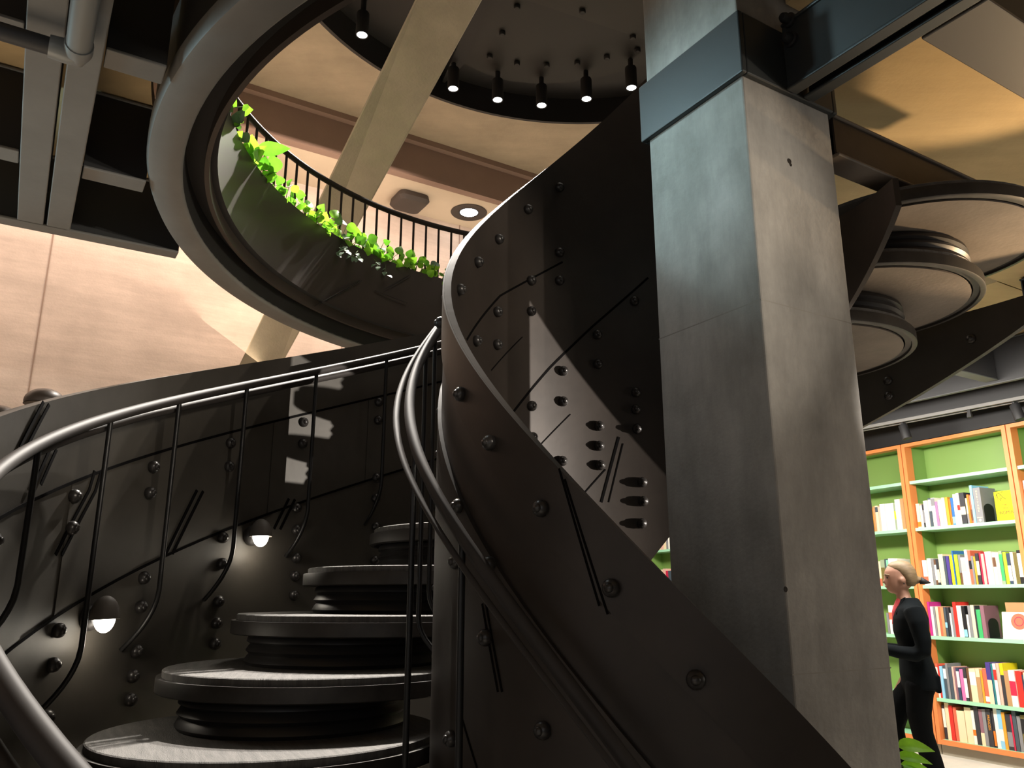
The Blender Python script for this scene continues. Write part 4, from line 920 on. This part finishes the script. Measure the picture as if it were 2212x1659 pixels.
for sg in (1, -1):
    lp.add([wp(.118, sg * .045, 1.20), wp(.100, sg * .085, 1.29), wp(.030, sg * .075, 1.40), wp(.055, sg * .05, 1.385), wp(.122, sg * .015, 1.22), wp(.112, sg * .045, 1.195), wp(.092, sg * .085, 1.285), wp(.022, sg * .075, 1.40), wp(.048, sg * .05, 1.38), wp(.115, sg * .015, 1.215)], [(0, 1, 2, 3, 4), (5, 9, 8, 7, 6), (0, 5, 6, 1), (1, 6, 7, 2), (2, 7, 8, 3), (3, 8, 9, 4), (4, 9, 5, 0)])
lp.build('lapel', 'suit', woman)
tr = MB()
loft(tr, [(-.02, 0, .93, .10, .145), (-.01, 0, .84, .118, .165), (-.005, 0, .78, .115, .165), (0, 0, .72, .095, .155)])
limb(tr, [(.0, .085, .80, .098), (.03, .088, .60, .083), (.02, .085, .46, .072), (-.02, .085, .28, .070), (-.055, .085, .05, .072)])
limb(tr, [(.0, -.085, .80, .098), (.14, -.088, .62, .084), (.19, -.09, .47, .074), (.17, -.09, .28, .070), (.14, -.09, .05, .072)])
remesh('trousers', tr, .012, 'trousers', woman, 5)
for f_, l_ in ((-.03, .085), (.17, -.09)):
    m_ = MB(); loft(m_, [(f_ + .03, l_, .0, .125, .042), (f_ + .03, l_, .02, .128, .044), (f_ + .025, l_, .05, .11, .042), (f_ - .02, l_, .085, .055, .036)]); m_.build('shoe', 'shoe', woman, smooth=True, auto=50)
hr = MB()
loft(hr, [(-.020, 0, 1.478, .040, .058), (-.020, 0, 1.51, .058, .074), (-.014, 0, 1.545, .066, .0795), (.004, 0, 1.578, .086, .080), (.022, 0, 1.606, .096, .078), (.030, 0, 1.635, .086, .068), (.026, 0, 1.658, .060, .048), (.024, 0, 1.668, .022, .02)], n=24)
hr.lathe(wp(-.085, 0, 1.525), [(0, -.03), (.024, -.02), (.030, 0), (.022, .02), (0, .028)], n=14)
remesh('hair', hr, .008, 'hair', woman, 4)
m_ = MB(); m_.tube([wp(-.100, .01, 1.520), wp(-.125, .012, 1.512), wp(-.165, .014, 1.503)], [.028, .020, .004], n=12); m_.build('hair_clip', 'hairtie', woman, smooth=True)
for sg in (1, -1):
    m_ = MB(); m_.lathe(wp(.129, sg * .035, 1.543), [(0, -.006), (.009, -.003), (.011, 0), (.009, .003), (0, .006)], n=12, axis=FW + LF * sg * .5); m_.build('eye', 'eye', woman, smooth=True)
    m_ = MB(); m_.tube([wp(.143, sg * .018, 1.562), wp(.135, sg * .036, 1.566), wp(.115, sg * .054, 1.560)], .004, n=6); m_.build('eyebrow', 'hair', woman, smooth=True)
    m_ = MB(); m_.lathe(wp(.025, sg * .088, 1.497), [(0, -.006), (.006, 0), (0, .006)], n=10); m_.build('earring', 'black', woman, smooth=True)
m_ = MB(); m_.tube([wp(.136, -.024, 1.476), wp(.144, 0, 1.478), wp(.136, .024, 1.476)], .006, n=6); m_.build('mouth', 'lip', woman, smooth=True)
m_ = MB(); m_.box(wp(.33, 0, 1.07), FW, LF, (0, 0, 1), .035, .034, .055); tag(m_.build('bag', 'brown', None), 'small dark brown bag held in front of the walking woman', 'bag')

# ================================================================== potted plant between column and woman
q = at_dist(1957, 1630, 4.4); pc = Vector((q.x - .03, q.y, FLZ)); t = thing('potted_plant', pc, 'potted plant with broad arching lime leaves at the foot of the column', 'plant')
m_ = MB(); m_.lathe(pc, [(0, .0), (.13, 0), (.15, .05), (.16, .28), (.15, .29), (.145, .26), (0, .255)], n=32); m_.build('pot', 'pot', t, smooth=True, auto=40)
m_ = MB(); rp = random.Random(3)
for i, (x, y, L, wd, sl, dirx, drop) in enumerate(((1938, 1612, .16, .075, 1, 1, .5), (1938, 1634, .15, .06, 1, 1, .7), (1945, 1650, .18, .06, 0, 1, 1.2), (1932, 1618, .16, .08, 1, -1, .5), (1950, 1655, .15, .05, 1, .4, 1.4), (1925, 1645, .17, .07, 0, -1, .9))):
    b0 = at_dist(x, y, 4.4); m_.cur = 1; 
    m_.tube([pc + Vector((0, 0, .25)), pc.lerp(b0, .55) + Vector((0, 0, .06)), b0], .004, n=6)
    m_.cur = 0; leaf_mb(m_, b0, Vector((dirx * .9, -.25, .35 - drop * .35)), (0, -.7, .7), L, wd, .5, .18, n=8)
m_.build('foliage', ['leaf_lime', 'stem'], t, smooth=True)
